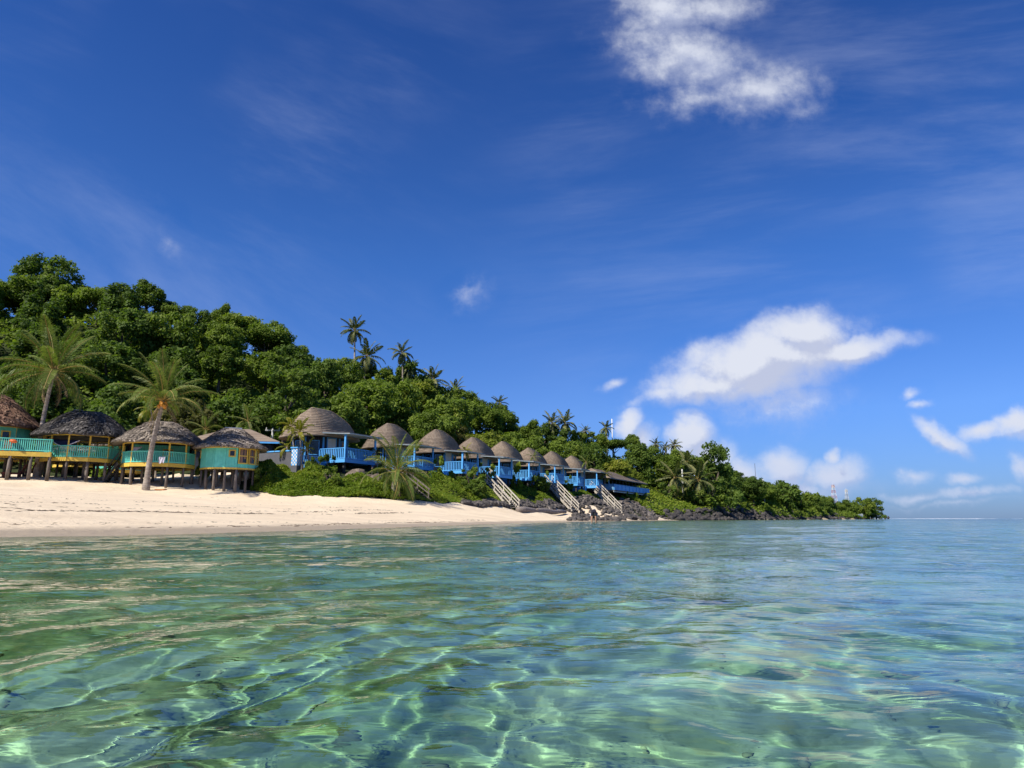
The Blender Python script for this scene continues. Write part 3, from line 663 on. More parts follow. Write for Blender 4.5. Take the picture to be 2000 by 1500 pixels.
# ------------------------------------------------------------------ blue bungalows
PHI = R(-27)
BV, BU = Vector((math.cos(PHI), math.sin(PHI), 0)), Vector((-math.sin(PHI), math.cos(PHI), 0))
def make_bungalow(big):
    """local x towards the sea, y along the shore away from the camera, z = 0 at the underside of the deck fascia's top edge"""
    k = 1.0
    root = empty('bungalow')
    ax, ay = (2.75, 3.2) if big else (2.25, 2.45)
    ze, zt, rd = (2.2, 5.15, 1.35) if big else (2.0, 4.75, .7)
    wx, wy = (2.3, 2.7) if big else (1.85, 2.0)
    link('roof', cached(('roof', big), lambda: shingle_roof_mesh(ax, ay, ze, zt, rd, 2.1 if big else 2.2)), root)
    hips = MB()
    for sx in (-1, 1):
        for sy in (-1, 1):
            pts = []
            for i in range(9):
                t = .12+i*.108; r = roof_rad(t, 2.1 if big else 2.2); fl = .16*max(0, .26-t)/.26
                x, y = oval(.10+(ax-.10)*(r+fl)+.03, rd+(ay-rd)*(r+fl)+.03, np.array([math.atan2(sy*.9, sx)]), 2.9); pts.append((x[0], y[0], ze+(zt-ze)*t+.02))
            hips.tube(pts, .022, 5)
    link('hip_ridge', cached(('hip', big), lambda: hips.mesh('hip_ridge', M_SHINGLE)), root)
    NF = 10; vt = [(wx*math.cos(a)*1.03, wy*math.sin(a)*1.03) for a in (-math.pi/2+(i-.5)*2*math.pi/NF for i in range(NF))]
    MB().prism([(x*.99, y*.99) for x, y in vt], -.05, .08).build('floor', M_FLOOR, root)
    MB().prism([(x*.93, y*.93) for x, y in vt], -1.6, -.055).build('plinth', M_DARK, root)
    for i in range(NF):
        p0, p1 = Vector(vt[i]), Vector(vt[(i+1) % NF]); d = p1-p0; a = math.atan2(d.y, d.x); mid = (p0+p1)/2; L = d.length; nrm = Vector((d.y, -d.x)).normalized()
        m = MB(); nb = max(4, int(L/.2))
        for b in range(nb):
            cc = p0+d*((b+.5)/nb); m.box((cc.x, cc.y, .08+(ze-.02)/2), (L/nb-.014, .05+.012*(b % 2), ze-.1), a)
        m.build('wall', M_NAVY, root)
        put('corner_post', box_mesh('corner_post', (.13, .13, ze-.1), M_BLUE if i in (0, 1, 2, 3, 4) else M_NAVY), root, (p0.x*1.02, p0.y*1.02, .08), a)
        c = mid+nrm*.05
        if i in (0, 1, 4, 9): window_part(root, (c.x, c.y, .55), a, min(L*.62, .9), 1.35, M_BLUE, M_GLASS, 0, fw=.06, depth=.07)
        if i == 2:
            dd = empty('door', (c.x, c.y, .09)); dd.parent = root; dd.rotation_euler = (0, 0, a)
            MB().box((0, 0, 1.0), (.85, .06, 2.0)).build('door_leaf', M_WHITE, dd)
            f = MB(); f.box((-.47, 0, 1.03), (.08, .09, 2.06)).box((.47, 0, 1.03), (.08, .09, 2.06)).box((0, 0, 2.08), (1.02, .085, .07)); f.build('frame', M_BLUE, dd)
        if i == 3: window_part(root, (c.x, c.y, .3), a, min(L*.7, 1.0), 1.7, M_BLUE, M_GLASS, 0, fw=.06, depth=.07)
    # deck with railing, posts and flat roof
    X0, X1, Y0, Y1 = (wx-.35, 5.0, -2.2, 2.0) if big else (wx-.5, 4.25, -1.7, 1.55)
    MB().box(((X0+X1)/2, (Y0+Y1)/2, -.03), (X1-X0-.02, Y1-Y0-.02, .08)).build('deck', M_FLOOR, root)
    H = 1.0
    for (p, q) in (((X0, Y0), (X1, Y0)), ((X1, Y0), (X1, Y1)), ((X1, Y1), (X0, Y1))):
        railing(root, p, q, .06, H, M_BLUE, gap=.2, bw=.08)
        v = Vector(q)-Vector(p); a = math.atan2(v.y, v.x); m = (Vector(q)+Vector(p))/2; n = Vector((v.y, -v.x)).normalized()*.03
        put('deck_fascia', box_mesh('deck_fascia', (v.length+.1, .05, .30), M_BLUE), root, (m.x+n.x, m.y+n.y, -.25), a)
    zr = ze+.02
    for (x, y) in ((X1, Y0), (X1, Y1)):
        put('porch_post', box_mesh('porch_post', (.15, .15, zr-.05), M_BLUE), root, (x, y, .06), 0)
    # flat roof over the deck, tilted a little towards the sea
    xa, xb, ya, yb = wx-.15, X1+.75, Y0-.35, Y1+.55
    M = MB(); vs = [(xa, ya, zr+.32), (xb, ya, zr+.05), (xb, yb, zr+.05), (xa, yb, zr+.32)]
    M.add([(x, y, z+.055) for x, y, z in vs]+[(x, y, z+.02) for x, y, z in vs], [(0, 1, 2, 3), (7, 6, 5, 4), (0, 4, 5, 1), (1, 5, 6, 2), (2, 6, 7, 3), (3, 7, 4, 0)]); M.build('porch_roof', M_TIN, root)
    M = MB(); M.add([(x*.995, y*.98, z+.017) for x, y, z in vs]+[(x*.995, y*.98, z-.07) for x, y, z in vs], [(0, 1, 2, 3), (7, 6, 5, 4), (0, 4, 5, 1), (1, 5, 6, 2), (2, 6, 7, 3), (3, 7, 4, 0)]); M.build('porch_ceiling', M_SOFFIT, root)
    # posts below the deck and the low blue landing beside it
    for (x, y) in ((X1-.3, Y0+.3), (X1-.3, Y1-.3), (X0+1.0, Y0+.3)):
        put('footing', box_mesh('footing', (.2, .2, 1.7), M_DARK), root, (x, y, -1.75), 0)
    lx0, lx1, ly0, ly1 = X0-.5, X0+1.3, Y0-1.25, Y0-.06
    MB().box(((lx0+lx1)/2, (ly0+ly1)/2, -.72), (lx1-lx0, ly1-ly0, .1)).build('landing', M_FLOOR, root)
    for (p, q) in (((lx0, ly0), (lx1, ly0)), ((lx1, ly0), (lx1, ly1))):
        v = Vector(q)-Vector(p); a = math.atan2(v.y, v.x); m = MB(); n = int(v.length/.13)
        for i in range(n):
            cc = Vector(p)+v*((i+.5)/n); m.box((cc.x, cc.y, -.38), (.105, .035, .62), a)
        m.build('landing_panel', M_BLUE, root)
        put('landing_rail', box_mesh('landing_rail', (v.length, .09, .06), M_BLUE), root, ((p[0]+q[0])/2, (p[1]+q[1])/2, -.06), a)
    put('landing_post', box_mesh('landing_post', (.1, .1, 1.3), M_PALEBLUE), root, (lx1-.05, ly0+.05, -1.7), 0)
    return root, (X1, Y0)
def children(o): return [c for c in bpy.data.objects if c.parent == o]
def copy_tree(o, parent=None):
    kids = {}
    for c in bpy.data.objects:
        if c.parent: kids.setdefault(c.parent.name, []).append(c)
    def rec(s, par):
        c = s.copy(); C.objects.link(c); c.parent = par
        for ch in kids.get(s.name, []): rec(ch, c)
        return c
    return rec(o, parent)
BLAB = ['largest grey domed bungalow with blue deck, beside the checkered pillar', 'second domed bungalow, half hidden behind the small palm on the bank',
        'domed bungalow just right of the small bank palm', 'domed bungalow whose blue deck stands behind the top of the longest wooden stair',
        'domed bungalow with the blue deck just right of the longest wooden stair', 'domed bungalow left of the top of the middle wooden stair',
        'domed bungalow between the middle and the last wooden stair', 'farthest domed bungalow, its blue deck behind the last stair, next to the long low building']
bungalows = []
_bb, _bc = make_bungalow(True); _sb, _sc = make_bungalow(False)
for i, (px, py, Y) in enumerate(BUNG):
    b = _bb if i == 0 else (_sb if i == 1 else copy_tree(_sb)); cn = _bc if i == 0 else _sc
    p = at(px, py, Y); ph = PHI+R([0, 0, 0, 1, 2, 3, 4, 5][i])
    off = Vector((math.cos(ph)*cn[0]-math.sin(ph)*cn[1], math.sin(ph)*cn[0]+math.cos(ph)*cn[1], 0))
    b.location = (p.x-off.x, p.y-off.y, p.z+.25); b.rotation_euler = (0, 0, ph)
    tag(b, BLAB[i], 'bungalow', 'grey domed bungalows with blue decks'); bungalows.append(b)
    for c in children(b):
        if c.name.split('.')[0] in ('roof', 'hip_ridge'): c.scale = (1, 1, (1.0, .985, 1.02, .99, 1.025, .98, 1.015, 1.0)[i])

# ------------------------------------------------------------------ long low building at the end of the row
def long_building():
    A, B = at(1198.6, 956, 105), at(1267.5, 966, 123); A.z = B.z = (A.z+B.z)/2
    d = (B-A); L = d.length; ang = math.atan2(d.y, d.x)
    root = empty('long_pavilion', (A.x, A.y, A.z), ang); tag(root, 'long low open-sided building with brown roof and blue boarded deck', 'building')
    # local x along the front, y inland
    MB().box((L/2, 2.6, -.06), (L, 5.4, .14)).build('deck', M_FLOOR, root)
    n = 10
    for i in range(n):
        m = MB(); w = L/n
        for j in range(10): m.box((w*i+w*(j+.5)/10, -.02, .43), (w/10-.012, .035, .78))
        m.build('boarded_panel', M_BLUE, root)
        put('rail_post', box_mesh('rail_post', (.1, .1, .95), M_BLUE), root, (w*i+.05, -.06, -.05))
    put('rail_post', box_mesh('rail_post', (.1, .1, .95), M_BLUE), root, (L-.05, -.06, -.05))
    MB().box((L/2, -.03, .87), (L, .12, .07)).build('top_rail', M_BLUE, root)
    m = MB()
    for j in range(18): m.box((L+.03, .1+j*.16, .43), (.035, .145, .78))
    m.box((L+.03, 1.5, .87), (.12, 2.9, .07)); m.build('end_panel', M_BLUE, root)
    m = MB()
    for j in range(16): m.box((-.03, .1+j*.16, .43), (.035, .145, .78))
    m.box((-.03, 1.4, .87), (.12, 2.6, .07)); m.build('end_panel', M_PALEBLUE, root)
    MB().box((L/2, 0, -.2), (L, .1, .18)).build('edge_beam', M_SOFFIT, root)
    for i in range(11): put('post', box_mesh('post', (.14, .14, 1.75), M_PALEBLUE if i == 0 else M_POST), root, (.5+i*(L-2.2)/10, .9, .01))
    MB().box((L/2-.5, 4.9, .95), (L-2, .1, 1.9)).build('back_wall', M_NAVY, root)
    for i in range(8): window_part(root, (1.5+i*(L-4)/7, 4.82, .5), 0, 1.1, 1.0, M_BLUE, M_GLASS, 1)
    z0, z1 = 1.78, 3.35; x0, x1, y0, y1 = -1.2, L-.2, .1, 6.6
    ym = (y0+y1)/2; v = [(x0, y0, z0), (x1, y0, z0), (x1, y1, z0), (x0, y1, z0), (x0+.8, ym, z1), (x1-3.6, ym, z1)]
    M = MB(); steps = 14
    def plane(a, b, c, e):       # courses from eave a-b up to ridge e-c
        for i in range(steps):
            t0, t1 = i/steps, (i+1)/steps; up = Vector((0, 0, .03)); V = lambda p, q, t: Vector(p).lerp(Vector(q), t)
            A0, B0, B1, A1 = V(a, e, t0)+up, V(b, c, t0)+up, V(b, c, t1), V(a, e, t1)
            M.add([A0, B0, B1, A1, A0-up*1.3, B0-up*1.3], [(0, 1, 2, 3), (4, 5, 1, 0)])
    plane(v[0], v[1], v[5], v[4]); plane(v[1], v[2], v[5], v[5]); plane(v[2], v[3], v[4], v[5]); plane(v[3], v[0], v[4], v[4])
    face_tone(M.build('roof', M_SHINGLE, root).data)
    m = MB(); m.box(((x0+x1)/2, y0+.02, z0-.06), (x1-x0, .05, .12)); m.box((x1-.02, ym, z0-.06), (.05, y1-y0-.06, .12)); m.build('eave_board', M_TIN, root)
    for i in range(7): put('footing', box_mesh('footing', (.28, .28, 2.6), M_DARK), root, (L*.45+i*L*.088, .4, -2.75))
    for i in range(4): put('footing', box_mesh('footing', (.28, .28, 2.6), M_DARK), root, (L*.55+i*L*.14, 3.0, -2.75))
long_building()

# ------------------------------------------------------------------ brown hip-roofed house and the grey wall with its checkered pillar
def hip_house():
    Y = 65; zE = at(450, 868, Y).z; zT = at(430, 838, Y).z; g = at(450, 930, Y).z
    root = empty('hip_roofed_house', (xat(455, Y), Y, g), .2); tag(root, 'brown hip-roofed house with blue eaves behind the small closed hut', 'house')
    hw, hd = 4.1, 3.2; zE -= g; zT -= g; M = MB(); v = [(-hw, -hd, zE), (hw, -hd, zE), (hw, hd, zE), (-hw, hd, zE), (-.9, 0, zT), (.9, 0, zT)]
    st = 12
    for (a, b, c, e) in ((0, 1, 5, 4), (1, 2, 5, 5), (2, 3, 4, 5), (3, 0, 4, 4)):
        for i in range(st):
            up = Vector((0, 0, .03)); V = lambda p, q, t: Vector(v[p]).lerp(Vector(v[q]), t); t0, t1 = i/st, (i+1)/st
            A0, B0 = V(a, e, t0)+up, V(b, c, t0)+up; M.add([A0, B0, V(b, c, t1), V(a, e, t1), A0-up*1.3, B0-up*1.3], [(0, 1, 2, 3), (4, 5, 1, 0)])
    face_tone(M.build('roof', M_SHINGLE, root).data)
    m = MB()
    for s in (-1, 1): m.box((0, s*(hd-.04), zE-.09), (2*hw, .06, .16)).box((s*(hw-.04), 0, zE-.09), (.06, 2*hd-.14, .16))
    m.build('fascia', M_BLUE, root)
    MB().box((0, 0, zE/2-.1), (2*hw-1.4, 2*hd-1.4, zE-.2)).build('wall', M_NAVY, root)
    for x in (-1.8, 0, 1.8): window_part(root, (x, -hd+.66, .9), 0, 1.2, 1.0, M_BLUE, M_GLASS, 1)
    window_part(root, (hw-.66, 0, .9), math.pi/2, 1.2, 1.0, M_BLUE, M_GLASS, 1)
hip_house()
def grey_wall():
    A, B = at(497, 884, 60), at(574, 880, 58.2); zb = at(540, 925, 59).z; d = B-A; L = d.length; a = math.atan2(d.y, d.x)
    root = empty('garden_wall', (A.x, A.y, zb), a); tag(root, 'long grey rendered garden wall with a blue coping, behind the green bank', 'wall')
    h = A.z-zb; MB().box((L/2-1, 0, h/2-.05), (L+2, .2, h-.1)).build('wall_face', M_GREYWALL, root); MB().box((L/2-1, 0, h), (L+2, .3, .1)).build('coping', M_BLUE, root)
    P = at(580, 876, 58); root = empty('checkered_pillar', (P.x, P.y, zb), -.35); tag(root, 'short pillar checkered in light blue and dark blue at the end of the grey wall', 'pillar')
    h = P.z-zb; MB().box((0, 0, h/2), (.56, .56, h)).build('core', M_GREYWALL, root); MB().box((0, 0, h+.05), (.74, .74, .1)).build('cap', M_BLUE, root)
    mw = box_mesh('tile', (.132, .02, .155), M_WHITE); mb = box_mesh('tile', (.132, .02, .155), M_BLUE)
    for s in range(2):
        for i in range(4):
            for j in range(9):
                z = h-.16*(j+1); u = -.21+.14*i; odd = (i+j) % 2
                put('tile', mw if odd else mb, root, (u, -.285, z) if s == 0 else (.285, u, z), 0 if s == 0 else math.pi/2)
    a, b = at(590, 890, 58.5), at(628, 893, 59.2)
    root = empty('low_blue_fence', (a.x, a.y, a.z-.75), math.atan2(b.y-a.y, b.x-a.x)); tag(root, 'low blue picket fence between the checkered pillar and the largest bungalow', 'fence')
    railing(root, (0, 0), ((b-a).length, 0), 0, .78, M_BLUE, gap=.14, bw=.07)
grey_wall()

# ------------------------------------------------------------------ wooden stairs
def stair(label, top, bot, width=1.1, mat=M_STAIR):
    T, B = at(*top), at(*bot); root = empty('wooden_stair', B); tag(root, label, 'stairs', 'wooden stairs down the bank')
    T = T-B; B = Vector((0, 0, 0)); d = T-B; side = d.cross(Vector((0, 0, 1))).normalized()*width/2
    n = max(8, int(d.z/.19))
    for s in (-1, 1):
        MB().bar(B+side*s-d*.02, T+side*s, .07, .26).build('stringer', mat, root)
        MB().bar(B+side*s+Vector((0, 0, .95))-d*.01, T+side*s+Vector((0, 0, .95)), .1, .1).build('handrail', mat, root)
        MB().bar(B+side*s+Vector((0, 0, .55)), T+side*s+Vector((0, 0, .55)), .05, .09).build('mid_rail', mat, root)
        for f in (.03, .27, .52, .77, .98):
            q = B.lerp(T, f)+side*s*1.06; MB().box((q.x, q.y, q.z+.38), (.09, .09, 1.2)).build('rail_post', mat, root)
    a = math.atan2(side.y, side.x); me = box_mesh('tread', (width-.08, .27, .045), mat)
    for i in range(n):
        q = B.lerp(T, (i+.6)/n); put('tread', me, root, (q.x, q.y, q.z+.08), a)
    return root
for lab, (top, bot), w, m in zip(('weathered wooden stair behind the small palm on the bank', 'longest pale wooden stair, dropping from the bank to the sand left of the rocks', 'middle pale wooden stair, ending among the boulders', 'last pale wooden stair, ending among the boulders below the long building'), STAIRS, (1.4, 1.1, 1.1, 1.1), (M_POST, M_STAIR, M_STAIR, M_STAIR)):
    stair(lab, top, bot, w, m)
# ------------------------------------------------------------------ vegetation
M_LEAF = [leaf_mat('dark_leaves', (.044, .078, .014), (.12, .187, .031), (.23, .27, .05)),
          leaf_mat('green_leaves', (.064, .105, .014), (.17, .24, .034), (.30, .33, .056)),
          leaf_mat('yellow_green_leaves', (.072, .11, .014), (.185, .23, .028), (.33, .32, .05)),
          leaf_mat('brown_tinged_leaves', (.05, .055, .012), (.13, .13, .035), (.27, .21, .09))]
M_CREEPER = leaf_mat('creeper_leaves', (.055, .10, .010), (.15, .225, .020), (.34, .35, .05))
M_FROND = leaf_mat('palm_fronds', (.055, .09, .016), (.135, .185, .038), (.34, .34, .12), .35, .45)
M_FROND_Y = leaf_mat('yellow_palm_fronds', (.10, .12, .014), (.21, .21, .022), (.36, .31, .04), .35, .4)
M_FROND_FAR = leaf_mat('hill_palm_fronds', (.055, .075, .022), (.14, .16, .055), (.36, .34, .17), .25, .45)
M_RACHIS = simple('frond_stalk', (.34, .26, .07), (.25, .17, .05), 4, .6)
M_TRUNK = simple('tree_bark', (.11, .085, .065), (.05, .04, .03), 4, .95, .8, 12)
M_PALMTRUNK = simple('palm_bark', (.42, .36, .30), (.22, .18, .145), 3, .9, .7, 9, stretch=(1, 1, 3))
M_COCO = simple('coconut_husk', (.42, .33, .24), (.26, .17, .09), 5, .8)
M_COCO_O = simple('orange_coconut', (.62, .27, .035), (.45, .20, .04), 5, .6)

def leaf_cloud(centers, radii, counts, size, rs, up=.35, flat=1.0, inner=.25):
    """folded leaves facing outwards on the skin of many overlapping clumps"""
    V, F, T = [], [], []; base = 0
    for c, r, n in zip(centers, radii, counts):
        d = rs.normal(size=(n, 3)); d[:, 2] = d[:, 2]*.8+up*rs.random(n); d /= np.linalg.norm(d, axis=1)[:, None]
        rad = r*(1-inner*rs.random(n)**1.5); p = c + d*rad[:, None]*np.array([1, 1, flat]) + rs.normal(size=(n, 3))*size*.35
        nrm = d + rs.normal(size=(n, 3))*.55 + np.array([0, 0, .45]); nrm /= np.linalg.norm(nrm, axis=1)[:, None]
        t = np.cross(nrm, rs.normal(size=(n, 3))); t /= np.linalg.norm(t, axis=1)[:, None]+1e-9
        b = np.cross(nrm, t); s = size*rs.uniform(.6, 1.35, n)[:, None]
        v = np.stack([p-t*s*.5, p+b*s*.34-nrm*s*.10, p+t*s*.62-nrm*s*.12, p-b*s*.34-nrm*s*.10], 1).reshape(-1, 3)
        V.append(v); i = base+np.arange(n)*4; F.append(np.stack([i, i+1, i+2, i+3], 1)); base += 4*n
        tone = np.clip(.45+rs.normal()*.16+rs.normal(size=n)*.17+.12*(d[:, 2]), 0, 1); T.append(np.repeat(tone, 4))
    V = np.concatenate(V); F = np.concatenate(F); F = np.concatenate([F[:, [0, 1, 2]], F[:, [0, 2, 3]]])
    return V, F, np.concatenate(T)
def crown_mesh(name, rx, rz, nclump, leaves, size, mat, seed, shape='round'):
    rs = np.random.default_rng(seed); cs, rr, nn = [], [], []
    for i in range(nclump):
        d = rs.normal(size=3); d /= np.linalg.norm(d); k = rs.uniform(.35, 1.0)**.6
        if shape == 'flat': c = np.array([d[0]*rx*k, d[1]*rx*k, rz*(.15+.85*rs.random())*(1-.4*k*k)])
        elif shape == 'tall': h = rs.uniform(-1, 1); w = rx*(1-.45*abs(h)**1.6)*(.6+.4*rs.random()); a = rs.uniform(0, 6.28); c = np.array([w*math.cos(a)*.8, w*math.sin(a)*.8, h*rz])
        elif shape == 'layer': a = rs.uniform(0, 6.28); w = rx*rs.random()**.5; lv = rs.integers(0, 4); w *= 1-.14*lv; c = np.array([w*math.cos(a), w*math.sin(a), -rz+lv*rz*.6+math.sin(a*2+lv*1.7)*.5+rs.normal()*.25])
        else: c = np.array([d[0]*rx*k, d[1]*rx*k, d[2]*rz*k])
        r = rs.uniform(.13, .30)*rx*(.8 if shape == 'layer' else 1); cs.append(c); rr.append(r); nn.append(int(leaves/nclump*(r/(.215*rx))**1.5)+4)
    V, F, T = leaf_cloud(cs, rr, nn, size, rs, flat=.6 if shape == 'layer' else .82)
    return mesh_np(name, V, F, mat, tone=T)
KINDS = [('broad dark green tree', 3.5, 2.9, 80, 8200, .36, 0, 'round'), ('rounded green tree', 3.1, 2.8, 70, 7600, .33, 1, 'round'), ('vine covered dark tree', 3.0, 3.6, 84, 8400, .33, 0, 'tall'),
         ('flat topped green tree', 4.0, 2.2, 84, 8200, .35, 1, 'flat'), ('yellow green tree', 2.8, 2.4, 60, 6600, .34, 2, 'round'), ('vine draped green tree', 2.9, 3.4, 80, 8000, .31, 1, 'tall'),
         ('layered dark tree with gaps', 3.4, 2.6, 90, 6600, .34, 0, 'layer'), ('low bushy green tree', 3.3, 2.0, 64, 7000, .31, 1, 'round'), ('brown tinged open tree', 3.0, 2.7, 64, 5400, .34, 3, 'round')]
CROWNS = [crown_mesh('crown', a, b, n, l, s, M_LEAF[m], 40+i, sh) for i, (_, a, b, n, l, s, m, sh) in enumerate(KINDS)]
def trunk_mesh(seed, H=6.0):
    rs = random.Random(seed); m = MB(); b = [(0, 0, -1.5), (rs.uniform(-.2, .2), rs.uniform(-.2, .2), H*.4), (rs.uniform(-.5, .5), rs.uniform(-.5, .5), H*.9)]
    m.tube(b, [.34, .24, .12], 7)
    for i in range(4):
        a = i*1.57+rs.uniform(-.4, .4); o = Vector(b[1]).lerp(Vector(b[2]), rs.uniform(0, .7)); r = rs.uniform(1.2, 2.4)
        m.tube([o, o+Vector((math.cos(a)*r*.5, math.sin(a)*r*.5, .7)), o+Vector((math.cos(a)*r, math.sin(a)*r, 1.5))], [.13, .09, .03], 5)
    return m.mesh('trunk', M_TRUNK, True)
TRUNKS = [trunk_mesh(i) for i in range(4)]
def to_px(p):
    d = Vector(p)-Vector((0, 0, CAMZ)); f = d.y*CT+d.z*ST; u = -d.y*ST+d.z*CT
    return (1000+FPX*d.x/f, 750-FPX*u/f)
_cx, _cy = np.array([c[0] for c in CREST]), np.array([c[1] for c in CREST])
COLS = [(-20, 'beyond the left edge hut'), (85, 'above the reddish thatched hut'), (150, 'behind the taller beach palm'), (225, 'above the open hut with blackened thatch'), (300, 'behind the thick trunked palm'), (385, 'above the hut with the white cloth'), (450, 'above the small closed hut'), (520, 'above the brown hip-roofed house'),
        (600, 'above the grey garden wall'), (680, 'above the largest domed bungalow'), (740, 'below the tallest hill palm'), (800, 'above the second domed bungalow'), (870, 'above the third dome from the left'), (935, 'above the fourth dome from the left'), (1000, 'above the fifth dome from the left'), (1055, 'above the sixth dome from the left'),
        (1105, 'above the seventh dome from the left'), (1160, 'above the last dome of the row'), (1215, 'below the white mast'), (1275, 'above the long low building'), (1340, 'behind the leaning shore palms'), (1400, 'right of the leaning shore palms'), (1450, 'left of the lone concrete pole'), (1510, 'around the lone concrete pole'), (1570, 'right of the lone concrete pole'), (1640, 'below the lattice masts'), (9999, 'at the tip of the headland')]
def place_name(p):
    px, py = to_px(p); top = np.interp(px, _cx, _cy); foot = np.interp(px, [0, 500, 1000, 1300, 1700], [860, 850, 880, 975, 1005]); f = (foot-py)/max(20, foot-top)
    col = next(n for x, n in COLS if px < x)
    return ('on the skyline ' if f > .86 else 'high up ' if f > .62 else 'halfway up ' if f > .32 else 'low down ')+col
def tree(x, y, kind, s, label=None, rz=None, H=None, sink=0.0, sz=1.0):
    z = hz1(x, y); H = (H or 6.0)*1.0
    root = empty('tree', (x, y, z), rz if rz is not None else random.uniform(0, 6.28))
    kn = KINDS[kind]; ch = max(H-kn[2]*s*sz*.9, kn[2]*s*sz*.45)-sink
    t = link('trunk', TRUNKS[random.randrange(4)], root); t.scale = (s*.9, s*.9, max(.4, (ch+kn[2]*s*.3)/6.0))
    c = link('crown', CROWNS[kind], root, (0, 0, ch)); c.scale = (s*random.uniform(.9, 1.12), s*random.uniform(.9, 1.12), s*sz*random.uniform(.9, 1.1)); c.rotation_euler = (random.uniform(-.12, .12), random.uniform(-.12, .12), random.uniform(0, 6.28))
    pos = (x, y, z+ch)
    lab = label or f"{kn[0]} {place_name(pos)}"
    tag(root, lab, 'tree', 'trees of the wooded hillside'); return root
# the line behind which the wood begins
_bk = [(-75, 60), (-50, 65), (-31, 67.5), (-25, 70)]+[(at(px, py, Y).x-8.2, Y+7.2) for px, py, Y in BUNG]+[(13, 124), (21, 134), (28, 140), (45, 152), (75, 190), (110, 245), (150, 300), (166, 322)]
_bk = np.array(_bk)
def wood_edge(y): return np.interp(y, _bk[:, 1], _bk[:, 0])
def plant_hill():
    rs = random.Random(21); pts = []; tries = 0
    px = -140.0                      # the trees that make the skyline
    while px < 1700:
        py, Y = float(np.interp(px, _cx, _cy)), float(np.interp(px, _cx, [c[2] for c in CREST])); k = rs.choices(range(8), [2, 3, 2, 3, 1, 3, 0, 3])[0]; s = rs.uniform(.72, 1.0)*(1 if Y < 180 else .95)
        Y += rs.uniform(-2.5, 1.5); p = at(px, py+rs.uniform(-6, 12), Y); g = hz1(p.x, p.y); H = max(3.0, p.z-g); tree(p.x, p.y, k, s, H=H); pts.append((p.x, p.y))
        px += 3.6*rs.uniform(.75, 1.2)*FPX/Y*.98
    while tries < 9000 and len(pts) < 288:
        tries += 1; y = 58+(rs.random()**1.5)*268; x = rs.uniform(-115, 165)
        e = float(wood_edge(y))
        if x > e-1.0 or (y < 64 and x > -52): continue
        z = hz1(x, y); px, py = to_px((x, y, z+4))
        if px < -170 or px > 1745: continue
        yc = float(np.interp(px, _cx, [c[2] for c in CREST]))
        if y > yc+5: continue
        sp = 4.3+.010*y + (1.6 if y > 190 else 0)
        if any((x-a)**2+(y-b)**2 < sp*sp for a, b in pts): continue
        pts.append((x, y))
        front = e-x < 5
        k = rs.choices(range(9), [3, 3, 3, 2, 1.6, 3, 1.6, 2.5 if front else 1.5, 1.3])[0]
        s = rs.uniform(.82, 1.22)
        near_crest = y > yc-6
        H = rs.uniform(5.4, 7.4) if near_crest else rs.uniform(5.0, 8.2)
        if y > 180: s *= rs.uniform(.8, 1.0); H *= .85
        tree(x, y, k, s, H=H)
    print('hill trees', len(pts))
plant_hill()
def special_trees():
    def tp(px, py, Y): return at(px, py, Y)
    for lab, px, py, Y, kind, s, H, sz in [
        ('tall vine smothered tree standing above the skyline at far left', 62, 560, 99, 2, 1.15, 9.0, 1.0), ('leaning dark tree with bare branches on the skyline above the taller beach palm', 122, 540, 98, 6, 1.0, 9.0, 1.15),
        ('vine draped tree spire on the skyline above the small closed hut', 432, 610, 100, 5, .62, 6.5, 1.5), ('thin open tree leaning out from the spire on the skyline', 462, 620, 101, 6, .62, 5.0, 1.0),
        ('dark layered tree rising beside the hill palms above the third dome', 800, 730, 113, 6, .95, 8.0, 1.1), ('dark tree poking above the skyline right of the last hill palms', 972, 800, 123, 2, .8, 7.0, 1.0)]:
        p = tp(px, py, Y); tree(p.x, p.y, kind, s, lab, H=H, sz=sz)
    for lab, px, Y, kind, s, H, sz in [
        ('large layered tree with a thick trunk right of the leaning shore palms', 1402, 150, 6, 1.35, 11.5, 1.5), ('big rounded tree at the very tip of the headland', 1690, 303, 1, 1.5, 9.0, 1.1), ('spreading tree reaching over the water at the tip of the headland', 1712, 308, 6, 1.2, 7.6, 1.0),
        ('bushy tree on the headland below the lattice masts', 1655, 292, 7, 1.3, 6.0, 1.2), ('flat topped tree just left of the lattice masts', 1608, 280, 3, 1.1, 6.4, 1.1), ('dark rounded tree right of the lone concrete pole', 1530, 236, 0, 1.5, 7.5, .9),
        ('pale yellow green shrubby tree just above the long low building', 1207, 119, 4, .95, 5.6, 1.0), ('second pale yellow green tree at the gable of the long low building', 1232, 124, 4, .85, 4.2, 1.0), ('dark leafy tree standing over the roof of the last dome', 1165, 121, 0, .9, 7.5, 1.1)]:
        tree(xat(px, Y), Y, kind, s, lab, H=H, sz=sz)
special_trees()
def split_labels():
    d = {}
    for o in bpy.data.objects:
        if o.get('category') == 'tree': d.setdefault(o['label'], []).append(o)
    for lab, os_ in d.items():
        if len(os_) in (2, 3):
            os_.sort(key=lambda o: to_px(o.location)[0])
            for o, w in zip(os_, ('left one', 'right one') if len(os_) == 2 else ('left one', 'middle one', 'right one')): o['label'] = lab+', '+w
split_labels()

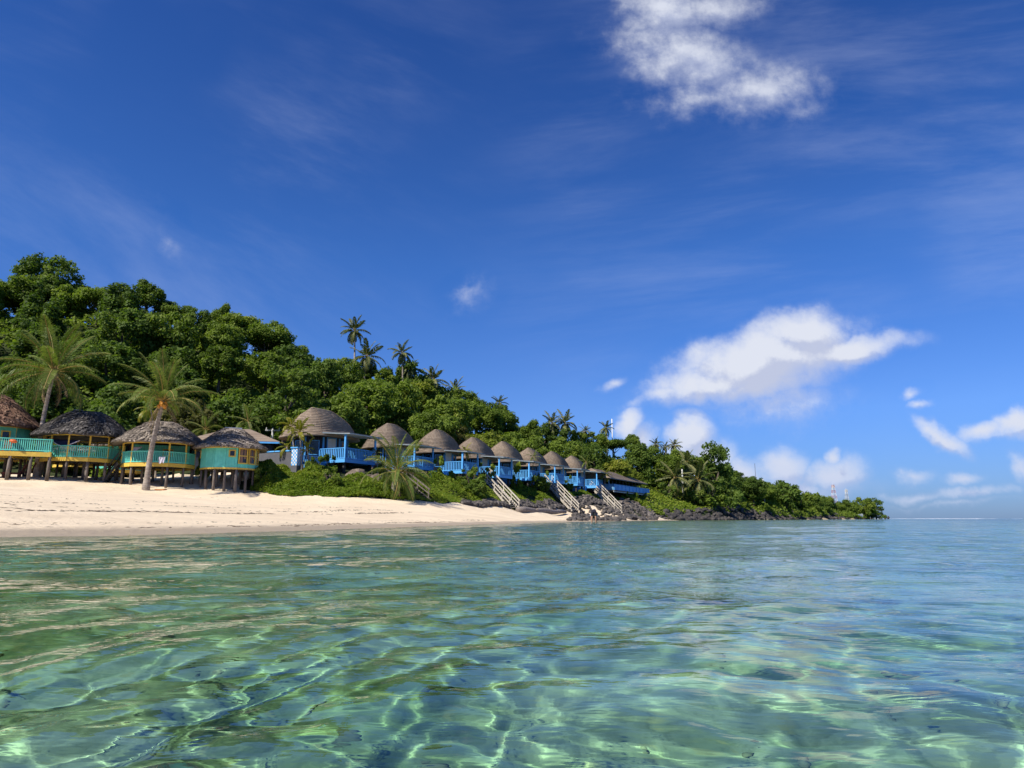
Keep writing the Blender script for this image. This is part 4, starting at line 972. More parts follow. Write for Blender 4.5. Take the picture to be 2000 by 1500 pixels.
# ------------------------------------------------------------------ ground cover
def leaf_carpet(name, P, size, mat, rs, kind='stuff', lift=None):
    n = len(P); nrm = rs.normal(size=(n, 3))*.5+np.array([.1, -.25, .8]); nrm /= np.linalg.norm(nrm, axis=1)[:, None]
    t = np.cross(nrm, rs.normal(size=(n, 3))); t /= np.linalg.norm(t, axis=1)[:, None]; b = np.cross(nrm, t); s = size*rs.uniform(.6, 1.4, n)[:, None]
    V = np.stack([P-t*s*.5, P+b*s*.36-nrm*s*.08, P+t*s*.6-nrm*s*.1, P-b*s*.36-nrm*s*.08], 1).reshape(-1, 3)
    i = np.arange(n)*4; F = np.concatenate([np.stack([i, i+1, i+2], 1), np.stack([i, i+2, i+3], 1)])
    nn = fbm(P[:, 0]*1.3, P[:, 1]*1.3, P[:, 2]*1.3, o=3)
    o = link(name, mesh_np(name, V, F, mat, tone=np.repeat(np.clip(.15+nn*.75+rs.normal(size=n)*.16, 0, 1), 4))); o['kind'] = kind; return o
def creepers():
    rs = np.random.default_rng(3); n = 95000
    fpx = np.array([f[0] for f in FOOT]); px = 488+(1300-488)*rs.random(n)**1.35
    fpts = np.array([at(*f)[:] for f in FOOT]); tpts = np.array([at(*f)[:] for f in TOP]); tpx = np.array([t[0] for t in TOP])
    A = np.stack([np.interp(px, fpx, fpts[:, k]) for k in range(3)], 1); B = np.stack([np.interp(px+18, tpx, tpts[:, k]) for k in range(3)], 1)
    lo = np.interp(px, [480, 880, 940, 1010, 1060, 1130, 1200, 1300], [-.06, -.04, .04, .10, .26, .40, .50, .6]); lo = lo+.18*(fbm(px*.06, px*0+3.3)-.5)
    hi = np.interp(px, [480, 620, 660, 740, 790, 1000, 1100, 1200, 1300], [1.15, 1.1, .48, .48, 1.1, 1.15, 1.05, 1.0, .9])
    t = lo+(hi-lo)*rs.random(n); P = A+(B-A)*t[:, None]
    P[:, 2] = height(P[:, 0], P[:, 1]); bl = fbm(P[:, 0]*.55, P[:, 1]*.55, o=3); hmax = np.clip((bl-.3)*2.6, .12, 1.3)*np.interp(px, [488, 700, 1000, 1300], [1.0, .8, .6, .35])*np.clip((t-lo)*4+.35, 0, 1)
    P[:, 2] += hmax*(1-rs.random(n)**2*.6)
    keep = ~near_stair(P[:, 0], P[:, 1], .95) & (fbm(P[:, 0]*.9+7, P[:, 1]*.9, o=3) > np.interp(px, [488, 900, 1050, 1300], [.0, .26, .36, .42]))
    leaf_carpet('creeper', P[keep], .15, M_CREEPER, rs)
    # low green slope beyond the long building, down to the dark shore rocks
    n = 60000; y = 112+rs.random(n)**1.3*200; e = np.interp(y, _bk[:, 1], _bk[:, 0]); x = e-5+rs.random(n)*24
    s = shore_dist(x, y); k = (s > 2.0+1.6*(fbm(x*.2, y*.2)-.5)) & (s < 30) & ~((y < 128) & (x < e+7)); P = np.stack([x, y, height(x, y)+.05], 1)[k]
    P[:, 2] += np.clip((fbm(P[:, 0]*.3, P[:, 1]*.3, o=3)-.3)*3, .05, 1.4)*rs.random(len(P))**.5
    leaf_carpet('shore_creeper', P, .34, M_CREEPER, rs)
    # undergrowth between the trees
    n = 290000; y = 60+rs.random(n)**1.4*262; e = wood_edge(y); x = e+1.5-rs.random(n)**1.25*95; px = 1000+FPX*x/(y*CT)
    k = (px > -700) & (px < 1740) & ~((y < 66) & (x > -48)); x, y = x[k], y[k]; P = np.stack([x, y, height(x, y)], 1)
    yc = np.interp(1000+FPX*P[:, 0]/P[:, 1], _cx, [c[2] for c in CREST]); P = P[P[:, 1] < yc+3]
    P[:, 2] += np.clip((fbm(P[:, 0]*.35, P[:, 1]*.35, o=3)-.25)*5, .2, 2.6)*(.55+.45*rs.random(len(P)))
    leaf_carpet('undergrowth', P, .5, M_LEAF[1], rs)
creepers()

# ------------------------------------------------------------------ palms
def frond_mesh(mat, curv, droop, seed, nl=58, width=.205, wl=.0068):
    """one frond of length 1 along +x, arching down"""
    rs = np.random.default_rng(seed); s = np.linspace(0, 1, 10); ang = -curv*s**1.4
    x = np.concatenate([[0], np.cumsum(np.cos(ang[:-1])/9)]); z = np.concatenate([[0], np.cumsum(np.sin(ang[:-1])/9)])
    m = MB(); m.tube([(x[i], 0, z[i]) for i in range(10)], list(np.linspace(.013, .003, 10)), 4); nt = len(m.f); m.mi = 1
    for i in range(nl):
        f = .13+.87*(i+.5)/nl; px_, pz, a = np.interp(f, s, x), np.interp(f, s, z), np.interp(f, s, ang)
        fwd = np.array([math.cos(a), 0, math.sin(a)]); upv = np.array([-math.sin(a), 0, math.cos(a)])
        for sd in (-1, 1):
            if rs.random() < .1: continue
            L = width*(math.sin(math.pi*min(1, (f*.86+.14)))**.55)*rs.uniform(.82, 1.12)+.02; dr = droop*rs.uniform(.6, 1.35)
            d = fwd*(.5+.5*f)+np.array([0, sd*1.0, 0])+upv*.22; d /= np.linalg.norm(d); o = np.array([px_, 0, pz])
            mid = o+d*L*.5; e = mid+(d*(1-.5*dr)+np.array([0, 0, -dr])+rs.normal(size=3)*.08)*L*.5; w = fwd*wl*rs.uniform(.7, 1.2)
            m.add([o-w*.5, o+w*.5, mid+w, mid-w, e+w*.15], [(0, 1, 2, 3), (3, 2, 4)])
    me = m.mesh('frond', [M_RACHIS, mat]); at_ = me.attributes.new('tone', 'FLOAT', 'POINT'); at_.data.foreach_set('value', np.clip(rs.normal(.5, .22, len(me.vertices)), 0, 1).astype(np.float32)); return me
FR = [frond_mesh(M_FROND, c, d, i) for i, (c, d) in enumerate([(.55, .75), (.95, 1.0), (1.35, 1.2), (1.7, 1.3)])]
FRY = [frond_mesh(M_FROND_Y, c, d, 20+i, 30, .24, .02) for i, (c, d) in enumerate([(.8, .5), (1.3, .8), (1.7, .9)])]
FRF = [frond_mesh(M_FROND_FAR, c, d, 30+i, 34, .23, .021) for i, (c, d) in enumerate([(.5, .6), (1.0, .9), (1.6, 1.1)])]
M_DEAD = simple('dead_frond', (.30, .21, .13), (.19, .13, .08), 4, .9)
FRD = [frond_mesh(M_DEAD, c, 1.2, 60+i, 30, .15, .007) for i, c in enumerate((.7, 1.1))]
def palm(label, base, top, L, fr, n, seed, r=(.17, .11), bend=.12, cat='palm tree', nuts=None, pitch=(80, -48), name='palm_tree', group=None, az=None, skirt=0):
    rs = random.Random(seed); B = Vector(base); root = empty(name, B); tag(root, label, cat, group)
    T = Vector(top)-B; pts = []; side = Vector((T.x, T.y, 0)); side = side.normalized() if side.length > .01 else Vector((1, 0, 0)); n_ = 26
    for i in range(n_+1): f = i/n_; pts.append(T*f - side*math.sin(f*math.pi)*bend*T.length*.5*(1 if rs else 1))
    rad = []
    for i in range(n_+1): f = i/n_; rad.append((r[0]*(1-f)+r[1]*f)*(1+.35*max(0, 1-f*7))*(1+.05*(i % 2)))
    pts[0] = pts[0]-Vector((0, 0, .4)); MB().tube(pts, rad, 10).build('trunk', M_PALMTRUNK, root, smooth=True)
    for i in range(n):
        f = (i+.5)/n; pit = pitch[0]+(pitch[1]-pitch[0])*f**.85+rs.uniform(-7, 7)
        a = (i*2.399+rs.uniform(-.25, .25)) if az is None else az[i % len(az)]
        k = min(len(fr)-1, int(f*len(fr)*.999)); k = max(0, min(len(fr)-1, k+rs.choice((0, 0, -1, 1))))
        o = link('frond', fr[k], root, T+Vector((0, 0, .02))); s = L*rs.uniform(.85, 1.12)*(1 if f < .85 else .9)
        o.rotation_euler = Euler((rs.uniform(-.35, .35), -R(pit), a), 'XYZ'); o.scale = (s, s, s)
    for i in range(skirt):            # dead fronds hanging against the trunk
        a = i*6.28/skirt+rs.uniform(-.4, .4); o = link('dead_frond', FRD[i % 2], root, T+Vector((0, 0, -.08))); s = L*rs.uniform(.5, .75); o.rotation_euler = Euler((rs.uniform(-.5, .5), R(rs.uniform(38, 62)), a), 'XYZ'); o.scale = (s, s, s)
    if nuts:
        for i in range(9):
            a = i*.7; rr = .16+.05*(i % 3); MBs = cached(('nut', nuts.name), lambda: _sphere('coconut', .14, nuts)); o = link('coconut', MBs, root, T+Vector((math.cos(a)*rr, math.sin(a)*rr, -.18-.12*(i % 3)))); o.scale = (1, 1, 1.25)
    return root
def _sphere(name, r, mat, sub=2):
    bm = bmesh.new(); bmesh.ops.create_icosphere(bm, subdivisions=sub, radius=r); me = bpy.data.meshes.new(name); bm.to_mesh(me); bm.free()
    me.polygons.foreach_set('use_smooth', [True]*len(me.polygons)); me.materials.append(mat); return me
def gz(px, Y): x = xat(px, Y); return Vector((x, Y, hz1(x, Y)))
palm('tall leaning beach palm between the two leftmost huts', gz(60, 51.3), at(105, 727, 51.0), 4.35, FR, 26, 4, (.19, .12), .10, nuts=M_COCO, pitch=(86, -30), skirt=4)
palm('thick trunked beach palm with orange coconuts leaning before the hut with the white cloth', gz(279, 50.2), at(319, 783, 50.0), 3.75, FR, 25, 9, (.21, .13), .06, nuts=M_COCO_O, pitch=(88, 4), skirt=3)
palm('small drooping palm on the green bank in front of the second bungalow', gz(766, 57), at(777, 922, 57), 3.6, FR, 24, 15, (.2, .15), .1, pitch=(89, -36), skirt=4)
HP = [('tallest hill palm, its bare trunk standing clear against the sky', 692, 645, 107, 720, 2.7, 0), ('ragged palm just below the tallest hill palm', 716, 697, 107, 735, 3.3, 0), ('narrow crowned palm on the skyline right of the tallest hill palm', 785, 690, 111, 730, 2.4, 0),
      ('palm leaning left on the skyline beside the dark layered tree', 803, 722, 112, 745, 2.2, 0), ('full crowned palm on the skyline above the third dome', 846, 742, 115, 790, 3.0, 0), ('palm at the right end of the upper hill palms', 889, 762, 119, 800, 2.6, 0), ('thin windswept palm on the skyline above the fourth dome', 925, 785, 121, 805, 1.9, 0),
      ('small palm top on the skyline above the fifth dome', 975, 787, 125, 810, 1.9, 0), ('left palm of the pair on the skyline above the seventh dome', 1078, 826, 135, 850, 2.9, 0), ('right palm of the pair on the skyline above the seventh dome', 1103, 826, 136, 852, 3.1, 0), ('tiny palm top left of the white mast', 1143, 842, 140, 855, 1.7, 0), ('palm beside the white mast', 1184, 836, 145, 855, 2.0, 0),
      ('small palm on the skyline left of the bare trunked one, above the long building', 1281, 868, 156, 890, 1.8, 0), ('stubby palm between the two skyline palms above the long building', 1299, 873, 158, 890, 1.6, 0), ('bare trunked palm on the skyline before the white cloud', 1317, 870, 160, 905, 2.0, 0), ('distant palm on the low headland left of the lattice masts', 1573, 968, 255, 985, 2.3, 0)]
for i, (lab, px, py, Y, yb, L, _) in enumerate(HP):
    b = at(px+random.uniform(-3, 3), yb, Y); t = at(px, py, Y); b.z = min(b.z, hz1(b.x, b.y)+2)
    palm(lab, b, t, L, FRF, 21, 50+i, (.16, .11), .04, pitch=(84, -70), group='coconut palms along the skyline' if Y < 200 else None)
palm('left leaning palm above the shore rocks', gz(1300, 140), at(1318, 932, 138), 4.2, FRF, 18, 70, (.2, .13), .1, pitch=(84, -70), group='leaning shore palms')
palm('middle palm of the shore trio, set farther back', gz(1325, 146), at(1341, 905, 146), 3.6, FRF, 16, 71, (.18, .12), .06, pitch=(84, -70), group='leaning shore palms')
palm('right leaning palm above the shore rocks, with the widest crown', gz(1348, 141), at(1363, 938, 139), 4.8, FRF, 20, 72, (.2, .13), .1, pitch=(84, -70), group='leaning shore palms')
# garden palms and small plants about the houses
for i, (lab, px, Y, yt, L, fr, n, pit) in enumerate([
    ('yellow green garden palm in front of the largest dome', 583, 58.0, 845, 1.5, FRY, 13, (85, -30)), ('second yellow green garden palm close to the grey wall', 570, 58.4, 834, 1.35, FRY, 11, (85, -20)), ('broad yellow leaved plant over the coping of the grey wall', 560, 58.6, 873, 1.25, FRY, 9, (70, -50)), ('low leafy palm right of the checkered pillar', 600, 58.6, 878, 1.1, FRY, 10, (80, -30)),
    ('young yellow palm behind the thick trunked beach palm', 296, 60, 800, 1.7, FRY, 10, (85, -40)), ('tall thin palm behind the small closed hut', 486, 68, 822, 2.2, FR, 12, (85, -50)), ('drooping palm in the shade behind the hut with the white cloth', 400, 66, 838, 2.2, FR, 12, (80, -40)),
    ('spiky topped palm before the fourth dome', 911, 75.5, 882, 1.15, FRY, 12, (85, -40)), ('dark green palm before the sixth dome', 1042, 87.5, 893, 1.2, FR, 11, (85, -40)), ('dark palm between the last domes', 1143, 99.5, 903, 1.35, FR, 12, (85, -55)), ('yellow leaved palm at the corner of the long low building', 1184, 105, 925, 1.5, FRY, 12, (80, -55)), ('small dracaena between the second and third bungalows', 735, 63.5, 885, .7, FR, 10, (80, -20))]):
    g = gz(px, Y); palm(lab, g, at(px+random.uniform(-2, 2), yt, Y), L, fr, n, 90+i, (.07, .045), .05, 'garden palm', pitch=pit, name='garden_palm')
BUSH = [crown_mesh('foliage', 1.0, .85, 16, 2300, .16, M_LEAF[m], 70+m, 'round') for m in (0, 1, 2)]+[crown_mesh('foliage', 1.0, 1.0, 14, 1500, .20, M_CREEPER, 77, 'tall')]
def stem_mesh(): 
    m = MB()
    for a in range(5): m.tube([(0, 0, -.9), (.25*math.cos(a*1.3), .25*math.sin(a*1.3), -.2), (.5*math.cos(a*1.3), .5*math.sin(a*1.3), .35)], [.05, .035, .015], 5)
    return m.mesh('stem', M_TRUNK)
STEM = stem_mesh()
def bush(label, px, Y, r, k, h=1.0, z=None, cat='bush'):
    g = gz(px, Y); root = empty('bush', (g.x, g.y, g.z+(z or 0))); tag(root, label, cat)
    o = link('foliage', BUSH[k], root, (0, 0, r*h*.8)); o.scale = (r, r, r*h); o.rotation_euler = (0, 0, random.uniform(0, 6)); s = link('stem', STEM, root, (0, 0, r*h*.8)); s.scale = (r, r, r*h)
for a in [('big rounded green bush on the bank left of the longest stair', 921, 71, 1.55, 1), ('lower dark green bush beside the big one left of the longest stair', 930, 69.5, 1.1, 0), ('dark rounded bush on the bank between the two nearest pale stairs', 1043, 87, 1.5, 0), ('small light bush under the deck of the third bungalow', 893, 72, .9, 1), ('dark bush in front of the largest bungalow deck', 611, 58.4, .85, 0, 1.1), ('yellowish shrub between the second and third decks', 853, 70, .8, 3, 1.6), ('leafy shrub between the fourth and fifth dome', 948, 78.5, .95, 1, 1.5),
          ('yellow green shrub between the fourth and fifth decks', 1010, 84, .95, 3, 1.7), ('tall shrub between the fifth and sixth decks', 1062, 90, 1.0, 1, 1.7), ('shrub between the sixth and seventh decks', 1108, 96, .85, 1, 1.6), ('climbing leafy shrub in the gap between the two right huts', 387, 55.5, .62, 1, 2.2), ('low bush beside the small closed hut at the foot of the bank', 512, 55.2, 1.0, 1), ('rounded dark bush on the shore slope below the leaning palms', 1305, 136, 1.8, 0),
          ('big rounded bush by the shore rocks right of the leaning palms', 1385, 140, 3.4, 1), ('dark bush just left of the big rounded shore bush', 1360, 139, 2.3, 0), ('bush on the shore slope left of the lone concrete pole', 1470, 176, 3.2, 0), ('wide bush overhanging the dark shore rocks right of the concrete pole', 1535, 195, 4.6, 0), ('second wide bush overhanging the rocks on the low headland', 1560, 212, 4.0, 1), ('light bush on the low headland', 1590, 232, 3.4, 3), ('small dark bush against the railing left of the second deck', 745, 64, .7, 0, 1.3), ('scrubby bush below the boarded deck of the long building', 1225, 112, 1.0, 1),
          ('yellowish bush growing under the long building at its right end', 1240, 114, .9, 3), ('bushy plant behind the open hut with the blackened thatch', 192, 60, 1.3, 3), ('bank bush left of the small palm', 640, 56, 1.0, 1), ('flowering bush on the terrace behind the low blue fence', 640, 60.5, .8, 3)]:
    bush(*a)
# ------------------------------------------------------------------ rocks
def rock_mat(name, a, b):
    m, k, out = new_mat(name); tc = k.new('ShaderNodeNewGeometry').outputs['Position']; oi = k.new('ShaderNodeObjectInfo').outputs['Random']
    n = k.noise(tc, 1.6, 6, .65); n2 = k.noise(tc, 9, 5, .7)
    col = k.mix(k.smooth(n, .35, .68), a, b); col = k.mix(k.math('MULTIPLY', k.smooth(n2, .5, .7), .5), col, tuple(v*.4 for v in a)); col = k.mix(1.0, col, k.ramp(oi, [(0, (.6, .6, .62)), (1, (1.35, 1.3, 1.25))]), 'MULTIPLY')
    bs = k.new('ShaderNodeBsdfPrincipled', ins={'Base Color': col, 'Roughness': .88, 'Specular IOR Level': .25})
    bp = k.new('ShaderNodeBump', ins={'Height': k.math('ADD', n2, n), 'Strength': .9, 'Distance': .14}); k.l.new(bp.outputs[0], bs.inputs['Normal']); k.l.new(bs.outputs[0], out.inputs[0]); return m
M_ROCK = rock_mat('dark_volcanic_rock', (.075, .07, .066), (.22, .195, .17)); M_ROCK_BR = rock_mat('brown_rock', (.12, .095, .075), (.26, .215, .17)); M_ROCK_BK = rock_mat('black_shore_rock', (.048, .045, .044), (.16, .145, .13))
def rock_mesh(seed, mat, sub=2):
    bm = bmesh.new(); bmesh.ops.create_icosphere(bm, subdivisions=sub, radius=1); rs = np.random.default_rng(seed); P = np.array([v.co[:] for v in bm.verts])
    for i in range(13):           # broken faces
        d = rs.normal(size=3); d /= np.linalg.norm(d); h = rs.uniform(.45, .8); k = P@d; P = P-np.where(k > h, (k-h)*.95, 0)[:, None]*d
    P *= (1+0.42*(fbm(P[:, 0]*1.6+seed, P[:, 1]*1.6+9, P[:, 2]*1.6+3, o=3)-.5))[:, None]; P *= np.array([1.15, .9, .72])
    for v, p in zip(bm.verts, P): v.co = p
    me = bpy.data.meshes.new('boulder'); bm.to_mesh(me); bm.free(); me.materials.append(mat); return me
RK = {m.name: [rock_mesh(s+j*10, m) for s in range(6)] for j, m in enumerate((M_ROCK, M_ROCK_BR, M_ROCK_BK))}
def boulders():
    rs = random.Random(77)
    fpx = [f[0] for f in FOOT]; tpx = [t[0] for t in TOP]; fp = [at(*f) for f in FOOT]; tp_ = [at(*t) for t in TOP]
    def lerp_at(px, arrx, arr): return Vector([float(np.interp(px, arrx, [a[k] for a in arr])) for k in range(3)])
    def low_point(px, u):
        return lerp_at(px, fpx, fp).lerp(Vector((*on_water(px, float(np.interp(px, [q[0] for q in SHORE_PX], [q[1] for q in SHORE_PX]))), 0)), u)
    def put_rock(p, r, mat, label, group, zs=1.0):
        o = link('boulder', RK[mat][rs.randrange(6)]); z = hz1(p.x, p.y); o.location = (p.x, p.y, z+r*.05); o.scale = (r*rs.uniform(.75, 1.15), r*rs.uniform(.75, 1.15), r*rs.uniform(.6, .95)*zs)
        o.rotation_euler = (rs.uniform(-.5, .5), rs.uniform(-.5, .5), rs.uniform(0, 6.28))
        if group: label = ('big ' if r > .62 else 'middling ' if r > .45 else 'small ')+label
        tag(o, label, 'boulder', group)
    def band(n, x0, x1, t0, t1, r0, r1, mat, label, group):
        for _ in range(n):
            px = rs.uniform(x0, x1); t = rs.uniform(t0, t1); p = lerp_at(px, fpx, fp).lerp(lerp_at(px, tpx, tp_), t)
            if near_stair([p.x], [p.y], 1.1)[0]: continue
            put_rock(p, rs.uniform(r0, r1), mat, label+(', at the foot' if t < t0+(t1-t0)*.33 else ', partway up' if t < t0+(t1-t0)*.68 else ', near the top'), group)
    G = 'boulders of the rocky embankment'
    band(20, 635, 755, .52, .95, .5, 1.1, 'brown_rock', 'weathered brown rock below the two nearest bungalows', 'brown rocks below the nearest bungalows')
    band(14, 895, 1000, -.06, .06, .35, .7, 'dark_volcanic_rock', 'dark boulder left of the longest stair', G)
    band(28, 1005, 1065, -.1, .2, .3, .6, 'dark_volcanic_rock', 'dark boulder between the longest stair and the middle stair', G)
    band(36, 1065, 1135, -.12, .36, .3, .65, 'dark_volcanic_rock', 'dark boulder around the foot of the middle stair', G)
    band(44, 1130, 1215, -.2, .42, .35, .8, 'dark_volcanic_rock', 'dark boulder between middle and last stair', G)
    band(44, 1205, 1290, -.2, .62, .4, 1.0, 'dark_volcanic_rock', 'dark boulder below the long low building', G)
    band(10, 1215, 1275, .1, .6, .7, 1.2, 'brown_rock', 'reddish brown rock slab below the long low building', 'brown rock slabs below the long building')
    for _ in range(58):           # down to the water
        px = 1165+155*rs.random()**.8; p = low_point(px, rs.uniform(0, .72)); put_rock(p, rs.uniform(.35, .9), 'dark_volcanic_rock', 'dark boulder near the water below the long building' if px > 1205 else 'dark boulder near the water behind the bending person', G)
    for (px, Y, r, lab) in [(1200, 84, 1.25, 'largest dark boulder at the water, below the last wooden stair'), (1172, 80, .95, 'low dark boulder behind the bending person'), (1228, 92, 1.5, 'broad black boulder at the water right of the last stair'), (1252, 97, 1.2, 'rounded black boulder at the right end of the boulder pile')]:
        x = xat(px, Y); put_rock(Vector((x, Y, 0)), r, 'dark_volcanic_rock', lab, None)
    # the black ragged shore beyond, piece by piece near, then as one mass
    pts = []
    for _ in range(1500):
        i = rs.uniform(8.3, len(SHORE)-6.0); a, b = SHORE[int(i)], SHORE[min(int(i)+1, len(SHORE)-1)]; f = i % 1; q = a+(b-a)*f; nrm = np.array([-(b-a)[1], (b-a)[0]]); nrm = nrm/np.hypot(*nrm)
        off = rs.uniform(-.4, 3.0); pts.append((q+nrm*off, off))
    big = 0; V, F = [], []; base = 0
    for q, off in pts:
        r = rs.uniform(.25, .75)*(1+q[1]/420)
        if q[1] < 112: continue
        if big < 44 and rs.random() < .07 and q[1] < 260:
            px, _py = to_px((q[0], q[1], 0)); where = 'below the leaning shore palms' if px < 1400 else 'left of the lone concrete pole' if px < 1490 else 'under the overhanging headland bushes'
            put_rock(Vector((q[0], q[1], 0)), r*1.15, 'black_shore_rock', 'black jagged shore rock '+where, 'black shore rocks', 1.15); big += 1; continue
        me = RK['black_shore_rock'][rs.randrange(6)]; P = np.empty(len(me.vertices)*3); me.vertices.foreach_get('co', P); P = P.reshape(-1, 3)
        a = rs.uniform(0, 6.28); M = np.array([[math.cos(a), -math.sin(a), 0], [math.sin(a), math.cos(a), 0], [0, 0, rs.uniform(.7, 1.2)]]); z = hz1(q[0], q[1])
        V.append(P@M.T*r+np.array([q[0], q[1], z+r*.15])); L = np.empty(len(me.polygons)*3, int); me.polygons.foreach_get('vertices', L); F.append(L.reshape(-1, 3)+base); base += len(P)
    o = link('shore_rubble', mesh_np('shore_rubble', np.concatenate(V), np.concatenate(F), M_ROCK_BK)); o['kind'] = 'stuff'
    V, F = [], []; base = 0       # small stones filling the embankment
    for _ in range(2600):
        px = rs.uniform(900, 1290); lo = np.interp(px, [900, 1000, 1130, 1290], [-.1, -.12, -.3, -.5]); hi = np.interp(px, [900, 1000, 1070, 1290], [.06, .2, .42, .66])
        p = lerp_at(px, fpx, fp).lerp(lerp_at(px, tpx, tp_), rs.uniform(lo, hi)); r = rs.uniform(.16, .5)
        if px > 1110 and rs.random() < .4: p = low_point(px, rs.uniform(0, .85))
        if near_stair([p.x], [p.y], .9)[0]: continue
        me = RK['dark_volcanic_rock'][rs.randrange(6)]; P = np.empty(len(me.vertices)*3); me.vertices.foreach_get('co', P); P = P.reshape(-1, 3); a = rs.uniform(0, 6.28)
        M = np.array([[math.cos(a), -math.sin(a), 0], [math.sin(a), math.cos(a), 0], [0, 0, rs.uniform(.7, 1.2)]])
        V.append(P@M.T*r+np.array([p.x, p.y, hz1(p.x, p.y)+r*.2])); L = np.empty(len(me.polygons)*3, int); me.polygons.foreach_get('vertices', L); F.append(L.reshape(-1, 3)+base); base += len(P)
    o = link('small_stones', mesh_np('small_stones', np.concatenate(V), np.concatenate(F), M_ROCK)); o['kind'] = 'stuff'
boulders()
M_DRIFT = simple('driftwood', (.30, .26, .23), (.18, .15, .13), 6, .9, .6, 14, stretch=(.3, 1, 1))
def driftwood():
    a, b = gz(1012, 73), gz(1105, 83); pts = [a.lerp(b, i/9)+Vector((0, 0, .22+.06*math.sin(i*1.7))) for i in range(10)]; root = empty('driftwood_log', a); tag(root, 'long grey driftwood log lying on the sand at the foot of the rocks', 'log')
    MB().tube([p-a for p in pts], [.32, .34, .33, .3, .3, .28, .27, .25, .22, .16], 9).build('stem', M_DRIFT, root, smooth=True)
    m = MB(); m.tube([pts[3]-a, pts[3]-a+Vector((.3, -.5, .3))], [.12, .06], 6).tube([pts[6]-a, pts[6]-a+Vector((-.3, .2, .6))], [.1, .04], 6); m.build('branch_stub', M_DRIFT, root)
driftwood()

# ------------------------------------------------------------------ wrack and litter on the sand
M_WEED = simple('dry_seaweed', (.085, .055, .030), (.035, .024, .014), 5, .95)
def wrack():
    rs = np.random.default_rng(9); V, F = [], []; base = 0
    def tuft(x, y, w, l, h, a):
        nonlocal base
        z = hz1(x, y)-.01; n = 7; ca, sa = math.cos(a), math.sin(a); P = []
        for i in range(n):
            t = 2*math.pi*i/n; r = rs.uniform(.6, 1.2); u, v = math.cos(t)*l*r, math.sin(t)*w*r; P.append((x+u*ca-v*sa, y+u*sa+v*ca, z))
        P.append((x, y, z+h)); V.extend(P); F.extend([(base+i, base+(i+1) % n, base+n) for i in range(n)]); base += n+1
    segs = SHORE[2:9]; d = np.hypot(*(np.diff(segs, axis=0).T)); cum = np.concatenate([[0], np.cumsum(d)])
    for s0, n, sz, spread in ((1.7, 1300, .055, .35), (2.6, 700, .045, .5), (6.5, 1000, .075, .4), (8.2, 1000, .065, .6), (10.5, 700, .06, .8), (14, 500, .055, 1.8), (20, 260, .04, 3.5)):
        for _ in range(n):
            u = rs.random()**.9*cum[-1]; i = min(int(np.searchsorted(cum, u, 'right'))-1, len(segs)-2); f = (u-cum[i])/d[i]; q = segs[i]+(segs[i+1]-segs[i])*f; t = (segs[i+1]-segs[i])/d[i]; nr = np.array([-t[1], t[0]])
            dens = fbm(np.array([u*.22+s0*3]), np.array([s0*1.7]), o=3)[0]
            if dens < .47 and s0 > 1 and rs.random() < .85: continue
            off = s0+(fbm(np.array([u*.12]), np.array([s0]), o=3)[0]-.5)*1.6+rs.normal()*spread*.4; p = q+nr*off; k = sz*rs.uniform(.4, 1.6)
            tuft(p[0], p[1], k*.7, k*2.2, k*.25, math.atan2(t[1], t[0])+rs.normal()*.5)
    me = bpy.data.meshes.new('seaweed_wrack'); me.from_pydata(V, [], F); me.materials.append(M_WEED); o = link('seaweed_wrack', me); o['kind'] = 'stuff'
wrack()

# ------------------------------------------------------------------ poles and masts
M_CONC = simple('concrete_pole', (.52, .52, .49), (.42, .42, .40), 3, .85); M_RED = simple('red_mast_paint', (.55, .22, .18), (.45, .17, .14), 3, .6)
def pole(label, px, ytop, ybase, Y, r=.14, arm=None, mat=None, ground=True):
    t, b = at(px, ytop, Y), at(px, ybase, Y)
    if ground: b = Vector((t.x, t.y, min(b.z, hz1(t.x, t.y)-.3)))
    root = empty('utility_pole', b); tag(root, label, 'utility pole'); h = t.z-b.z; mat = mat or M_CONC
    MB().tube([(0, 0, 0), (0, 0, h*.5), (0, 0, h)], [r, r*.85, r*.7], 8).build('shaft', mat, root, smooth=True)
    if arm:
        MB().box((0, 0, h-.25), (arm, .1, .12), .3).build('crossarm', mat, root)
        for s in (-.42, 0, .42): MB().tube([(s*arm*math.cos(.3), s*arm*math.sin(.3), h-.2), (s*arm*math.cos(.3), s*arm*math.sin(.3), h+.05)], [.06, .04], 6).build('insulator', M_WHITE, root)
    return root
pole('concrete pole standing between the leaning shore palms', 1332, 916, 967, 143, .2)
pole('lone concrete pole on the green shore slope of the headland', 1490, 936, 976, 184, .22)
pole('concrete pole with a crossarm behind the last two domes', 1104, 893, 915, 116, .16, 1.9)
pole('concrete pole with a crossarm at the left of the largest dome', 533, 836, 880, 72, .15, 1.5)
pole('white mast on the skyline beside a palm', 1195, 818, 850, 147, .12, None, M_WHITE)
pole('thin dark aerial on the skyline above the big layered tree', 1393, 876, 905, 170, .07, None, M_DARK)
pole('thin dark aerial on the skyline left of the lone concrete pole', 1474, 905, 930, 215, .08, None, M_DARK)
